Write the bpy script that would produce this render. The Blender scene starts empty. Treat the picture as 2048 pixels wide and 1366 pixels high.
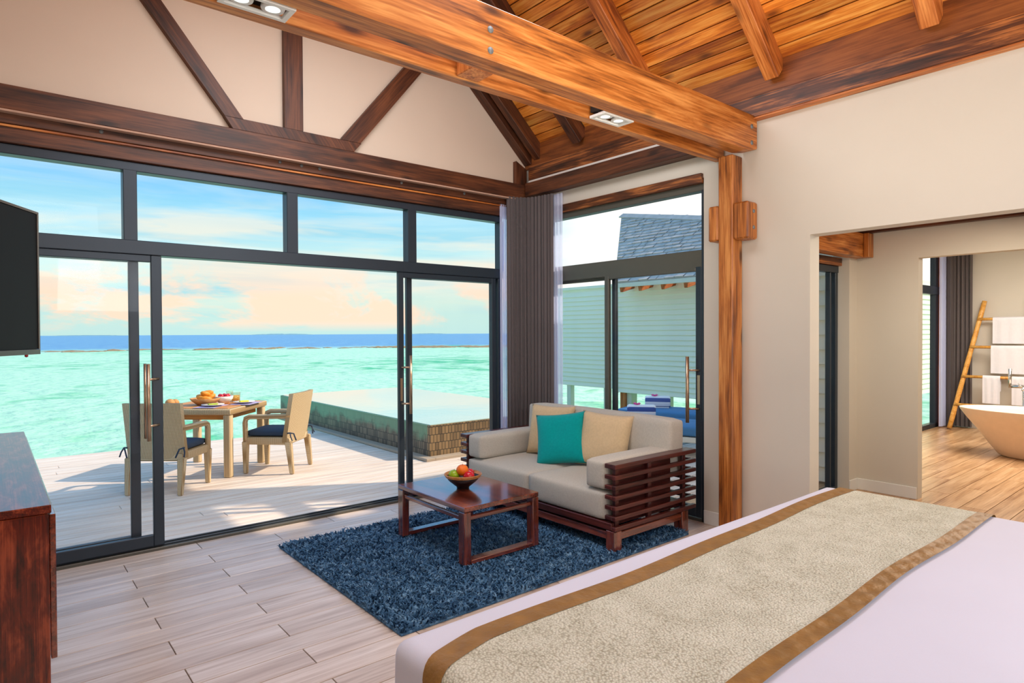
import bpy, bmesh, math, random
import numpy as np
from mathutils import Vector, Matrix, Euler
random.seed(7)
S = bpy.context.scene
COL = S.collection
PI = math.pi

# ---------------------------------------------------------------- camera
cam_d = bpy.data.cameras.new('camera'); cam = bpy.data.objects.new('camera', cam_d); COL.objects.link(cam)
f_px, yaw, pit, rol = 1255.47, math.radians(50.185), math.radians(-0.7546), math.radians(-0.2692)
F = Vector((math.cos(yaw)*math.cos(pit), math.sin(yaw)*math.cos(pit), math.sin(pit)))
r = Vector((math.sin(yaw), -math.cos(yaw), 0)); u = r.cross(F)
r2 = r*math.cos(rol) + u*math.sin(rol); u2 = -r*math.sin(rol) + u*math.cos(rol)
M = Matrix((r2, u2, -F)).transposed().to_4x4(); M.translation = Vector((0, 0, 1.55))
cam.matrix_world = M
cam_d.sensor_width = 36; cam_d.lens = 36*f_px/2048
cam_d.clip_start = 0.05; cam_d.clip_end = 20000
S.camera = cam

# ---------------------------------------------------------------- world, sun, room light, exposure
S.view_settings.view_transform = 'Standard'; S.view_settings.look = 'None'
S.view_settings.gamma = 1; S.view_settings.use_curve_mapping = False
S.view_settings.exposure = 0.3
SUN_AZ, SUN_EL, SUN_E = math.radians(-30), math.radians(38), 3.6
W = bpy.data.worlds.new('world'); S.world = W; W.use_nodes = True
def srgb(c):
    return tuple((x/12.92 if x <= .04045 else ((x+.055)/1.055)**2.4) for x in [v/255 for v in c]) + (1,)
def build_world():
    nt = W.node_tree; N = nt.nodes; L = nt.links; N.clear()
    out = N.new('ShaderNodeOutputWorld'); bg = N.new('ShaderNodeBackground'); L.new(bg.outputs[0], out.inputs[0])
    tc = N.new('ShaderNodeTexCoord'); sep = N.new('ShaderNodeSeparateXYZ'); L.new(tc.outputs['Generated'], sep.inputs[0])
    ramp = N.new('ShaderNodeValToRGB'); L.new(sep.outputs[2], ramp.inputs[0]); e = ramp.color_ramp.elements
    e[0].position = 0.0; e[0].color = srgb((176, 210, 206)); e[1].position = 1; e[1].color = srgb((120, 175, 225))
    for p, c in ((.05, (186, 214, 204)), (.12, (176, 214, 216)), (.18, (140, 200, 226)), (.25, (66, 158, 226)), (.5, (70, 152, 220))):
        q = e.new(p); q.color = srgb(c)
    def noise(scale, sx, sy, sz, det, rough, seed, lo, hi, dist=0.0):
        mp = N.new('ShaderNodeMapping'); L.new(tc.outputs['Generated'], mp.inputs[0])
        mp.inputs['Scale'].default_value = (sx, sy, sz); mp.inputs['Location'].default_value = (seed, seed*.7, seed*1.3)
        n = N.new('ShaderNodeTexNoise'); L.new(mp.outputs[0], n.inputs['Vector'])
        n.inputs['Scale'].default_value = scale; n.inputs['Detail'].default_value = det; n.inputs['Roughness'].default_value = rough
        n.inputs['Distortion'].default_value = dist
        m = N.new('ShaderNodeMapRange'); L.new(n.outputs[0], m.inputs[0]); m.inputs[1].default_value = lo; m.inputs[2].default_value = hi
        return m.outputs[0]
    def band(a, b, c, d):
        m1 = N.new('ShaderNodeMapRange'); L.new(sep.outputs[2], m1.inputs[0]); m1.inputs[1].default_value = a; m1.inputs[2].default_value = b
        m2 = N.new('ShaderNodeMapRange'); L.new(sep.outputs[2], m2.inputs[0]); m2.inputs[1].default_value = c; m2.inputs[2].default_value = d
        m2.inputs[3].default_value = 1; m2.inputs[4].default_value = 0
        mu = N.new('ShaderNodeMath'); mu.operation = 'MULTIPLY'; L.new(m1.outputs[0], mu.inputs[0]); L.new(m2.outputs[0], mu.inputs[1])
        return mu.outputs[0]
    def mul(a, b, k=1.0):
        mu = N.new('ShaderNodeMath'); mu.operation = 'MULTIPLY'; L.new(a, mu.inputs[0])
        L.new(b, mu.inputs[1]) if b is not None else None
        mk = N.new('ShaderNodeMath'); mk.operation = 'MULTIPLY'; L.new(mu.outputs[0] if b is not None else a, mk.inputs[0]); mk.inputs[1].default_value = k
        return mk.outputs[0]
    def mix(colsock, fac, c):
        m = N.new('ShaderNodeMix'); m.data_type = 'RGBA'; L.new(fac, m.inputs['Factor']); L.new(colsock, m.inputs['A']); m.inputs['B'].default_value = srgb(c)
        return m.outputs['Result']
    c = ramp.outputs[0]
    c = mix(c, mul(noise(1.6, 1, 1, 9, 5, .6, 3.1, .44, .66, .6), band(.06, .12, .7, .95), .5), (214, 230, 224))     # high thin cirrus
    c = mix(c, mul(noise(2.2, 1, 1, 14, 5, .6, 7.7, .46, .62, .4), band(.02, .05, .17, .24), .45), (124, 190, 212))   # blue gaps low down
    c = mix(c, mul(noise(2.6, 1, 1, 10, 4, .6, 5.2, .45, .62, .3), band(.03, .07, .15, .22), .75), (222, 218, 202))  # cream streaks
    c = mix(c, mul(noise(5.0, 1, 1, 2.4, 7, .62, 1.3, .47, .56, .5), band(.003, .02, .055, .125), .9), (240, 206, 180)) # peach cumulus near the horizon
    # brighter haze towards the sun's side of the sky
    dt = N.new('ShaderNodeVectorMath'); dt.operation = 'DOT_PRODUCT'; L.new(tc.outputs['Generated'], dt.inputs[0])
    a = math.radians(-14); dt.inputs[1].default_value = (math.cos(a), math.sin(a), .1)
    hz = N.new('ShaderNodeMapRange'); L.new(dt.outputs['Value'], hz.inputs[0]); hz.inputs[1].default_value = .42; hz.inputs[2].default_value = .62; hz.interpolation_type = 'SMOOTHSTEP'
    c = mix(c, hz.outputs[0], (255, 252, 246))
    L.new(c, bg.inputs[0]); bg.inputs[1].default_value = 1.1
build_world()
sd = bpy.data.lights.new('sun', 'SUN'); sun = bpy.data.objects.new('sun', sd); COL.objects.link(sun)
sd.energy = SUN_E; sd.angle = math.radians(1.0); sd.color = (1.0, .83, .62)
sv = Vector((math.cos(SUN_AZ)*math.cos(SUN_EL), math.sin(SUN_AZ)*math.cos(SUN_EL), math.sin(SUN_EL)))
sun.rotation_euler = sv.to_track_quat('Z', 'Y').to_euler()
def area(name, loc, target, size, energy, color):
    d = bpy.data.lights.new(name, 'AREA'); d.shape = 'RECTANGLE'; d.size, d.size_y = size; d.energy = energy; d.color = color
    o = bpy.data.objects.new(name, d); COL.objects.link(o); o.location = loc
    o.rotation_euler = (Vector(loc)-Vector(target)).to_track_quat('Z', 'Y').to_euler(); return o
area('room_fill_light', (2.4, -1.2, 2.5), (2.6, 3.5, 1.0), (3.2, 1.2), 38, (.88, .93, 1))
area('low_bounce_fill', (2.7, -1.0, .85), (2.2, 2.8, 2.9), (.9, .7), 26, (1, .88, .74))  # added unseen lamp in place of light bounced up onto the beams
area('overhead_fill_light', (1.9, 2.9, 3.9), (2.2, 3.5, 0), (1.8, 1.8), 66, (.92, .95, 1))  # added overhead fill above the view, not a fixture of the room
area('uplight_ceiling', (2.2, 0.9, 2.4), (3.0, 1.6, 4.6), (1.6, 2.2), 26, (1, .90, .72))
area('front_fill_light', (0.6, 0.3, 2.9), (2.3, 5.0, 3.2), (1.2, 1.2), 11, (1, .92, .84))
area('bathroom_light', (9.4, 1.6, 2.9), (9.4, 1.9, 0), (2.2, 1.6), 135, (1, .9, .78))
area('hall_light', (5.5, 1.2, 2.45), (5.6, 1.4, 0), (.8, .8), 24, (1, .88, .7))

# ---------------------------------------------------------------- helpers
def new_mat(name):
    m = bpy.data.materials.new(name); m.use_nodes = True; nt = m.node_tree
    b = nt.nodes['Principled BSDF']; return m, nt, b
def plain(name, c, rough=.5, metal=0, noise=0.06, nscale=8, bump=0, bscale=60, spec=.5, sheen=0):
    m, nt, b = new_mat(name); N, L = nt.nodes, nt.links
    tc = N.new('ShaderNodeTexCoord'); n = N.new('ShaderNodeTexNoise'); L.new(tc.outputs['Object'], n.inputs['Vector'])
    n.inputs['Scale'].default_value = nscale; n.inputs['Detail'].default_value = 4
    mx = N.new('ShaderNodeMix'); mx.data_type = 'RGBA'; L.new(n.outputs[0], mx.inputs['Factor'])
    s = srgb(c); mx.inputs['A'].default_value = tuple(v*(1-noise*1.6) for v in s[:3])+(1,); mx.inputs['B'].default_value = tuple(min(1, v*(1+noise)) for v in s[:3])+(1,)
    L.new(mx.outputs['Result'], b.inputs['Base Color']); b.inputs['Roughness'].default_value = rough; b.inputs['Metallic'].default_value = metal
    b.inputs['Specular IOR Level'].default_value = spec
    if sheen: b.inputs['Sheen Weight'].default_value = sheen
    if bump:
        n2 = N.new('ShaderNodeTexNoise'); L.new(tc.outputs['Object'], n2.inputs['Vector']); n2.inputs['Scale'].default_value = bscale; n2.inputs['Detail'].default_value = 3
        bp = N.new('ShaderNodeBump'); bp.inputs['Strength'].default_value = bump; bp.inputs['Distance'].default_value = .01
        L.new(n2.outputs[0], bp.inputs['Height']); L.new(bp.outputs[0], b.inputs['Normal'])
    return m
def wood(name, dark, mid, light, rough=.45, grain=1.0, knots=0.6, var=.35, stretch=9, bump=.15, coat=0.0, spec=.5):
    """grain runs along the object's own X axis; every object gets its own offset"""
    m, nt, b = new_mat(name); N, L = nt.nodes, nt.links
    tc = N.new('ShaderNodeTexCoord'); oi = N.new('ShaderNodeObjectInfo')
    cb = N.new('ShaderNodeCombineXYZ')
    for i, k in enumerate((37.0, 11.0, 23.0)):
        mu = N.new('ShaderNodeMath'); mu.operation = 'MULTIPLY'; L.new(oi.outputs['Random'], mu.inputs[0]); mu.inputs[1].default_value = k; L.new(mu.outputs[0], cb.inputs[i])
    ad = N.new('ShaderNodeVectorMath'); L.new(tc.outputs['Object'], ad.inputs[0]); L.new(cb.outputs[0], ad.inputs[1])
    mp = N.new('ShaderNodeMapping'); L.new(ad.outputs[0], mp.inputs[0]); mp.inputs['Scale'].default_value = (1/stretch*8, 8*1.0, 8*1.0)
    n = N.new('ShaderNodeTexNoise'); L.new(mp.outputs[0], n.inputs['Vector']); n.inputs['Scale'].default_value = 1.6*grain; n.inputs['Detail'].default_value = 6
    n.inputs['Roughness'].default_value = .62; n.inputs['Distortion'].default_value = .5
    mp2 = N.new('ShaderNodeMapping'); L.new(ad.outputs[0], mp2.inputs[0]); mp2.inputs['Scale'].default_value = (3, 90*grain, 90*grain)
    n2 = N.new('ShaderNodeTexNoise'); L.new(mp2.outputs[0], n2.inputs['Vector']); n2.inputs['Scale'].default_value = 1; n2.inputs['Detail'].default_value = 3
    mixf = N.new('ShaderNodeMix'); mixf.data_type = 'FLOAT'; mixf.inputs['Factor'].default_value = .34
    L.new(n.outputs[0], mixf.inputs['A']); L.new(n2.outputs[0], mixf.inputs['B'])
    rp = N.new('ShaderNodeValToRGB'); L.new(mixf.outputs['Result'], rp.inputs[0]); e = rp.color_ramp.elements
    e[0].position = .37; e[0].color = srgb(dark); e[1].position = .63; e[1].color = srgb(light); q = e.new(.5); q.color = srgb(mid)
    col = rp.outputs[0]
    if knots:
        mp3 = N.new('ShaderNodeMapping'); L.new(ad.outputs[0], mp3.inputs[0]); mp3.inputs['Scale'].default_value = (2.6, 7.5, 7.5)
        vo = N.new('ShaderNodeTexVoronoi'); L.new(mp3.outputs[0], vo.inputs['Vector']); vo.inputs['Scale'].default_value = 1.0
        mr = N.new('ShaderNodeMapRange'); L.new(vo.outputs['Distance'], mr.inputs[0]); mr.inputs[1].default_value = .07; mr.inputs[2].default_value = .24
        mr.inputs[3].default_value = knots; mr.inputs[4].default_value = 0
        mx = N.new('ShaderNodeMix'); mx.data_type = 'RGBA'; L.new(mr.outputs[0], mx.inputs['Factor']); L.new(col, mx.inputs['A'])
        mx.inputs['B'].default_value = tuple(v*.35 for v in srgb(dark)[:3])+(1,); col = mx.outputs['Result']
    hs = N.new('ShaderNodeHueSaturation'); L.new(col, hs.inputs['Color'])
    mr = N.new('ShaderNodeMapRange'); L.new(oi.outputs['Random'], mr.inputs[0]); mr.inputs[3].default_value = 1-var/2; mr.inputs[4].default_value = 1+var/2
    L.new(mr.outputs[0], hs.inputs['Value']); L.new(hs.outputs[0], b.inputs['Base Color'])
    b.inputs['Roughness'].default_value = rough; b.inputs['Specular IOR Level'].default_value = spec
    if coat: b.inputs['Coat Weight'].default_value = coat; b.inputs['Coat Roughness'].default_value = .1; b.inputs['Coat IOR'].default_value = 1.5+.6*(coat > .25)
    if bump:
        bp = N.new('ShaderNodeBump'); bp.inputs['Strength'].default_value = bump; bp.inputs['Distance'].default_value = .004
        L.new(mixf.outputs['Result'], bp.inputs['Height']); L.new(bp.outputs[0], b.inputs['Normal'])
    return m
MT = {}
MT['wall'] = plain('wall_plaster', (212, 205, 192), .75, noise=.02, nscale=3, bump=.05, bscale=200)
MT['gable'] = plain('gable_plaster', (226, 208, 188), .75, noise=.02, nscale=3, bump=.05, bscale=200)
MT['beam_gold'] = wood('beam_golden', (96, 48, 16), (178, 104, 42), (218, 148, 78), .42, .9, .9, .12)
MT['beam_warm'] = wood('beam_warm', (110, 52, 20), (188, 106, 44), (224, 148, 78), .45, 1, .6, .15)
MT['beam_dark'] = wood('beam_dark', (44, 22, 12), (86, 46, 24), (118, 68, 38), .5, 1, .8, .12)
MT['beam_plate'] = wood('beam_plate', (44, 22, 10), (92, 48, 22), (184, 112, 56), .45, 1.2, .8, .1)
MT['board'] = wood('ceiling_pine', (164, 82, 24), (222, 134, 46), (244, 176, 84), .38, 1, .9, .6, coat=.15)
MT['panel_dark'] = wood('frieze_board', (96, 50, 18), (134, 74, 30), (156, 92, 42), .5, 1, .3, .1)
MT['plank'] = wood('floor_plank', (186, 164, 148), (212, 194, 180), (230, 216, 206), .3, .8, .12, .14, stretch=14, bump=.06, spec=.5)
MT['bath_plank'] = wood('bath_floor_plank', (150, 108, 72), (188, 148, 108), (210, 174, 136), .32, .8, .15, .16, stretch=14, bump=.06)
MT['deck'] = wood('deck_board', (206, 184, 168), (224, 208, 194), (234, 222, 212), .65, 1, .05, .12, stretch=16, bump=.1)
MT['mahog'] = wood('mahogany', (58, 20, 12), (116, 50, 32), (150, 74, 50), .22, 1, 0, .12, coat=.8)
MT['merbau'] = wood('dark_merbau', (44, 14, 14), (78, 30, 26), (104, 46, 38), .35, 1, 0, .1, coat=.2)
MT['cab'] = wood('cabinet_rosewood', (40, 8, 4), (96, 28, 12), (150, 66, 38), .28, 2.2, 0, .02, stretch=4, coat=.3)
MT['teak'] = wood('golden_teak', (150, 84, 28), (206, 132, 52), (226, 158, 78), .5, 1, 0, .1)
MT['frame'] = plain('charcoal_aluminium', (50, 60, 70), .38, .35, .05)
MT['frame2'] = plain('charcoal_aluminium_warm', (92, 90, 82), .4, .3, .05)
MT['steel'] = plain('bronze_steel', (196, 168, 140), .3, .9, .03)
MT['chrome'] = plain('brushed_steel', (210, 210, 210), .2, 1, .02)
MT['boltgrey'] = plain('zinc_bolt', (120, 124, 126), .5, .2)
MT['lit_edge'] = plain('lit_underside_tint', (190, 152, 130), .7)  # pale tint painting the lit underside of the gable tie beam
MT['underlay'] = plain('roof_underlay', (46, 28, 18), .9)
MT['white_trim'] = plain('white_painted_metal', (232, 232, 228), .4, 0, .02)
MT['black'] = plain('black_recess', (14, 14, 15), .5, 0, .02)
MT['screen'] = plain('tv_screen', (12, 16, 19), .55, 0, .01, spec=.25)
MT['bezel'] = plain('tv_bezel', (120, 112, 104), .3, .8, .02)
MT['red'] = plain('red_led', (150, 30, 30), .3)
MT['drape'] = plain('grey_drape', (100, 92, 92), .9, 0, .08, 3, .2, 300, spec=.1, sheen=.2)
MT['sofa'] = plain('oatmeal_fabric', (204, 198, 186), .95, 0, .12, 90, .5, 380, spec=.1, sheen=.15)
MT['teal'] = plain('teal_fabric', (0, 158, 158), .9, 0, .12, 60, .35, 300, spec=.1, sheen=.15)
MT['cream'] = plain('cream_fabric', (218, 192, 152), .9, 0, .1, 60, .35, 300, spec=.1, sheen=.15)
MT['navy'] = plain('navy_cushion', (42, 60, 84), .8, 0, .06, 20, .1, 200)
MT['sheet'] = plain('white_cotton', (220, 224, 244), .85, 0, .02, 3, .05, 250, spec=.2)
MT['satin'] = plain('bronze_satin', (152, 112, 56), .5, 0, .25, 18, .5, 40, spec=.4)
MT['siding'] = plain('pale_green_board', (252, 248, 228), .7, 0, .05, 2)
MT['shingle'] = plain('grey_shingle', (206, 194, 188), .85, 0, .25, 5, .3, 30)
MT['ext_white'] = plain('white_timber', (226, 222, 206), .6)
MT['tub'] = plain('tub_stone', (232, 204, 176), .35, 0, .05, 12, .08, 90)
MT['tub_in'] = plain('tub_rim_stone', (236, 222, 204), .35, 0, .03, 12)
MT['bamboo'] = wood('bamboo', (196, 128, 48), (226, 164, 76), (240, 188, 110), .4, 1, 0, .1)
MT['towel'] = plain('white_terry', (240, 238, 244), .95, 0, .03, 30, .5, 250, spec=.1)
MT['blue_pad'] = plain('blue_lounger_cushion', (70, 128, 176), .8, 0, .08, 10)
MT['pink'] = plain('pink_petal', (232, 60, 150), .5)
MT['orange'] = plain('orange_peel', (245, 120, 14), .4, 0, .1, 30, .3, 200)
MT['lime'] = plain('green_apple', (150, 182, 26), .3, 0, .15, 12)
MT['apple'] = plain('red_apple', (205, 24, 44), .22, 0, .25, 12)
MT['croissant'] = plain('orange_pastry', (246, 148, 36), .5, 0, .3, 24, .3, 60)
MT['bowl_out'] = plain('bowl_black', (34, 20, 22), .35, 0, .1)
MT['bowl_rim'] = wood('bowl_rim_wood', (140, 84, 36), (186, 124, 64), (208, 152, 92), .4, 1, 0, .05)
MT['porcelain'] = plain('porcelain', (244, 242, 236), .2)
MT['lilac'] = plain('lilac_placemat', (176, 168, 208), .7)
MT['yellow'] = plain('yellow_napkin', (238, 222, 40), .7)
MT['greenmat'] = plain('green_runner', (176, 196, 60), .7)
MT['bread'] = plain('bread_crust', (206, 150, 92), .7, 0, .2, 30, .3, 60)
MT['hazy_scrub'] = plain('island_scrub_haze', (112, 158, 178), .9)  # scrub with distance haze painted into its colour
MT['sand'] = plain('reef_rock', (150, 128, 96), .9)
MT['curb'] = plain('pool_kerb_stone', (176, 160, 142), .7, 0, .08, 6)
MT['ext_wood'] = wood('bracket_wood', (140, 66, 20), (190, 100, 40), (210, 126, 60), .6, 1, 0, .1)

def wicker():
    m, nt, b = new_mat('wicker'); N, L = nt.nodes, nt.links
    tc = N.new('ShaderNodeTexCoord')
    w1 = N.new('ShaderNodeTexWave'); w1.wave_type = 'BANDS'; w1.bands_direction = 'Y'; w1.inputs['Scale'].default_value = 13
    mp = N.new('ShaderNodeMapping'); L.new(tc.outputs['Object'], mp.inputs[0]); mp.inputs['Scale'].default_value = (2, 2, .0001); L.new(mp.outputs[0], w1.inputs['Vector'])
    w2 = N.new('ShaderNodeTexWave'); w2.bands_direction = 'Z'; w2.inputs['Scale'].default_value = 38; L.new(tc.outputs['Object'], w2.inputs['Vector'])
    mu = N.new('ShaderNodeMath'); mu.operation = 'MULTIPLY'; L.new(w1.outputs['Fac'], mu.inputs[0]); L.new(w2.outputs['Fac'], mu.inputs[1])
    rp = N.new('ShaderNodeValToRGB'); L.new(mu.outputs[0], rp.inputs[0]); e = rp.color_ramp.elements
    e[0].color = srgb((158, 128, 86)); e[1].color = srgb((236, 214, 176)); e[1].position = .4
    L.new(rp.outputs[0], b.inputs['Base Color']); b.inputs['Roughness'].default_value = .6
    bp = N.new('ShaderNodeBump'); bp.inputs['Strength'].default_value = .6; bp.inputs['Distance'].default_value = .006
    L.new(mu.outputs[0], bp.inputs['Height']); L.new(bp.outputs[0], b.inputs['Normal']); return m
MT['wicker'] = wicker()
def glass(name='window_glass', tint=(1, 1, 1), refl=.06):
    m = bpy.data.materials.new(name); m.use_nodes = True; N, L = m.node_tree.nodes, m.node_tree.links; N.clear()
    o = N.new('ShaderNodeOutputMaterial'); mx = N.new('ShaderNodeMixShader'); t = N.new('ShaderNodeBsdfTransparent'); g = N.new('ShaderNodeBsdfGlossy')
    t.inputs[0].default_value = tint+(1,); g.inputs['Roughness'].default_value = .02
    lw = N.new('ShaderNodeLayerWeight'); lw.inputs[0].default_value = .5; fr = N.new('ShaderNodeMath'); fr.operation = 'POWER'; L.new(lw.outputs['Facing'], fr.inputs[0]); fr.inputs[1].default_value = 5
    mr = N.new('ShaderNodeMath'); mr.operation = 'MULTIPLY_ADD'; L.new(fr.outputs[0], mr.inputs[0]); mr.inputs[1].default_value = .96*refl; mr.inputs[2].default_value = .04*refl
    L.new(mr.outputs[0], mx.inputs[0]); L.new(t.outputs[0], mx.inputs[1]); L.new(g.outputs[0], mx.inputs[2]); L.new(mx.outputs[0], o.inputs[0]); return m
MT['glass'] = glass(refl=.25); MT['glass_drink'] = glass('tumbler_glass', (.96, .95, .9), .8)
def sheer():
    m = bpy.data.materials.new('sheer_voile'); m.use_nodes = True; N, L = m.node_tree.nodes, m.node_tree.links; N.clear()
    o = N.new('ShaderNodeOutputMaterial'); mx = N.new('ShaderNodeMixShader'); t = N.new('ShaderNodeBsdfTransparent')
    a = N.new('ShaderNodeAddShader'); d = N.new('ShaderNodeBsdfDiffuse'); tr = N.new('ShaderNodeBsdfTranslucent')
    d.inputs[0].default_value = srgb((190, 196, 216)); tr.inputs[0].default_value = srgb((150, 158, 186)); mx.inputs[0].default_value = .62
    L.new(d.outputs[0], a.inputs[0]); L.new(tr.outputs[0], a.inputs[1]); L.new(t.outputs[0], mx.inputs[1]); L.new(a.outputs[0], mx.inputs[2]); L.new(mx.outputs[0], o.inputs[0]); return m
MT['sheer'] = sheer()
def lens():
    m, nt, b = new_mat('lamp_lens'); b.inputs['Base Color'].default_value = (.9, .95, .93, 1); b.inputs['Emission Color'].default_value = (.92, 1, .97, 1); b.inputs['Emission Strength'].default_value = .75; return m
MT['lens'] = lens()
def sea():
    m, nt, b = new_mat('sea_water'); N, L = nt.nodes, nt.links
    tc = N.new('ShaderNodeTexCoord'); ln = N.new('ShaderNodeVectorMath'); ln.operation = 'LENGTH'; L.new(tc.outputs['Object'], ln.inputs[0])
    nn = N.new('ShaderNodeTexNoise'); L.new(tc.outputs['Object'], nn.inputs['Vector']); nn.inputs['Scale'].default_value = .35; nn.inputs['Detail'].default_value = 6; nn.inputs['Roughness'].default_value = .6; nn.inputs['Distortion'].default_value = .6
    nl = N.new('ShaderNodeTexNoise'); L.new(tc.outputs['Object'], nl.inputs['Vector']); nl.inputs['Scale'].default_value = .03; nl.inputs['Detail'].default_value = 4
    mfx = N.new('ShaderNodeMath'); mfx.operation = 'ADD'; L.new(nn.outputs[0], mfx.inputs[0]); L.new(nl.outputs[0], mfx.inputs[1])
    rp = N.new('ShaderNodeValToRGB'); L.new(mfx.outputs[0], rp.inputs[0]); e = rp.color_ramp.elements
    rp.color_ramp.elements[0].position = .78
    e[0].color = srgb((62, 188, 132)); e[1].position = .98+.14*0; e[1].color = srgb((176, 230, 200))
    # shallow lagoon, reef edge, deep water
    wob = N.new('ShaderNodeMath'); wob.operation = 'MULTIPLY_ADD'; L.new(nl.outputs[0], wob.inputs[0]); wob.inputs[1].default_value = 50; L.new(ln.outputs['Value'], wob.inputs[2])
    dm = N.new('ShaderNodeMapRange'); L.new(wob.outputs[0], dm.inputs[0]); dm.inputs[1].default_value = 150; dm.inputs[2].default_value = 185
    mx = N.new('ShaderNodeMix'); mx.data_type = 'RGBA'; L.new(dm.outputs[0], mx.inputs['Factor']); L.new(rp.outputs[0], mx.inputs['A'])
    r2p = N.new('ShaderNodeValToRGB'); L.new(nn.outputs[0], r2p.inputs[0]); r2p.color_ramp.elements[0].color = srgb((66, 130, 190)); r2p.color_ramp.elements[1].color = srgb((120, 180, 214))
    r2p.color_ramp.elements[0].position = .35; r2p.color_ramp.elements[1].position = .7
    L.new(r2p.outputs[0], mx.inputs['B'])
    L.new(mx.outputs['Result'], b.inputs['Base Color']); b.inputs['Roughness'].default_value = .35; b.inputs['Specular IOR Level'].default_value = .1
    mp = N.new('ShaderNodeMapping'); L.new(tc.outputs['Object'], mp.inputs[0]); mp.inputs['Scale'].default_value = (1, 1, 1)
    n3 = N.new('ShaderNodeTexNoise'); L.new(mp.outputs[0], n3.inputs['Vector']); n3.inputs['Scale'].default_value = 1.1; n3.inputs['Detail'].default_value = 5
    bp = N.new('ShaderNodeBump'); bp.inputs['Strength'].default_value = .9; bp.inputs['Distance'].default_value = .35
    L.new(n3.outputs[0], bp.inputs['Height']); L.new(bp.outputs[0], b.inputs['Normal']); return m
MT['sea'] = sea()
def poolwater():
    m, nt, b = new_mat('pool_water'); N, L = nt.nodes, nt.links
    b.inputs['Base Color'].default_value = srgb((196, 218, 204)); b.inputs['Roughness'].default_value = .05; b.inputs['Specular IOR Level'].default_value = .8
    b.inputs['Coat Weight'].default_value = .6
    tc = N.new('ShaderNodeTexCoord'); n3 = N.new('ShaderNodeTexNoise'); L.new(tc.outputs['Object'], n3.inputs['Vector']); n3.inputs['Scale'].default_value = 5
    bp = N.new('ShaderNodeBump'); bp.inputs['Strength'].default_value = .15; bp.inputs['Distance'].default_value = .01
    L.new(n3.outputs[0], bp.inputs['Height']); L.new(bp.outputs[0], b.inputs['Normal']); return m
MT['poolwater'] = poolwater()
def tiles(name, c_lo, c_hi, moss):
    m, nt, b = new_mat(name); N, L = nt.nodes, nt.links
    tc = N.new('ShaderNodeTexCoord'); sp = N.new('ShaderNodeSeparateXYZ'); L.new(tc.outputs['Object'], sp.inputs[0])
    ad = N.new('ShaderNodeMath'); ad.operation = 'ADD'; L.new(sp.outputs[0], ad.inputs[0]); L.new(sp.outputs[1], ad.inputs[1])
    cb = N.new('ShaderNodeCombineXYZ'); L.new(ad.outputs[0], cb.inputs[0]); L.new(sp.outputs[2], cb.inputs[1])
    br = N.new('ShaderNodeTexBrick'); L.new(cb.outputs[0], br.inputs['Vector']); br.inputs['Scale'].default_value = 1
    br.inputs['Brick Width'].default_value = .05; br.inputs['Row Height'].default_value = .1; br.inputs['Mortar Size'].default_value = .004
    br.inputs['Color1'].default_value = srgb(c_lo); br.inputs['Color2'].default_value = srgb(c_hi); br.inputs['Mortar'].default_value = srgb((40, 40, 36))
    n = N.new('ShaderNodeTexNoise'); L.new(tc.outputs['Object'], n.inputs['Vector']); n.inputs['Scale'].default_value = 6; n.inputs['Detail'].default_value = 5
    mm = N.new('ShaderNodeMath'); mm.operation = 'MULTIPLY_ADD'; L.new(n.outputs[0], mm.inputs[0]); mm.inputs[1].default_value = .35; L.new(sp.outputs[2], mm.inputs[2])
    mr = N.new('ShaderNodeMapRange'); L.new(mm.outputs[0], mr.inputs[0]); mr.inputs[1].default_value = .39; mr.inputs[2].default_value = .50; mr.inputs[4].default_value = moss
    mx = N.new('ShaderNodeMix'); mx.data_type = 'RGBA'; L.new(mr.outputs[0], mx.inputs['Factor']); L.new(br.outputs[0], mx.inputs['A']); mx.inputs['B'].default_value = srgb((112, 158, 126))
    L.new(mx.outputs['Result'], b.inputs['Base Color']); b.inputs['Roughness'].default_value = .45
    bp = N.new('ShaderNodeBump'); bp.inputs['Strength'].default_value = .5; bp.inputs['Distance'].default_value = .01; L.new(br.outputs['Fac'], bp.inputs['Height']); bp.invert = True
    L.new(bp.outputs[0], b.inputs['Normal']); return m
MT['tile'] = tiles('pool_tile', (70, 62, 54), (128, 114, 94), .8)
MT['tile2'] = tiles('pool_tile_tan', (104, 84, 60), (150, 122, 86), 0.0)
def boucle():
    m, nt, b = new_mat('boucle_weave'); N, L = nt.nodes, nt.links
    tc = N.new('ShaderNodeTexCoord'); v = N.new('ShaderNodeTexVoronoi'); L.new(tc.outputs['Object'], v.inputs['Vector']); v.inputs['Scale'].default_value = 130
    n = N.new('ShaderNodeTexNoise'); L.new(tc.outputs['Object'], n.inputs['Vector']); n.inputs['Scale'].default_value = 9; n.inputs['Detail'].default_value = 5
    md = N.new('ShaderNodeMix'); md.data_type = 'FLOAT'; md.inputs['Factor'].default_value = .45; L.new(v.outputs['Distance'], md.inputs['A']); L.new(n.outputs[0], md.inputs['B'])
    rp = N.new('ShaderNodeValToRGB'); L.new(md.outputs['Result'], rp.inputs[0]); e = rp.color_ramp.elements
    e[0].position = .2; e[0].color = srgb((238, 240, 228)); e[1].position = .8; e[1].color = srgb((170, 168, 148)); q = e.new(.45); q.color = srgb((218, 220, 204))
    L.new(rp.outputs[0], b.inputs['Base Color']); b.inputs['Roughness'].default_value = .95; b.inputs['Specular IOR Level'].default_value = .1
    bp = N.new('ShaderNodeBump'); bp.invert = True; bp.inputs['Strength'].default_value = .8; bp.inputs['Distance'].default_value = .006
    L.new(v.outputs['Distance'], bp.inputs['Height']); L.new(bp.outputs[0], b.inputs['Normal']); return m
MT['boucle'] = boucle()
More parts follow.
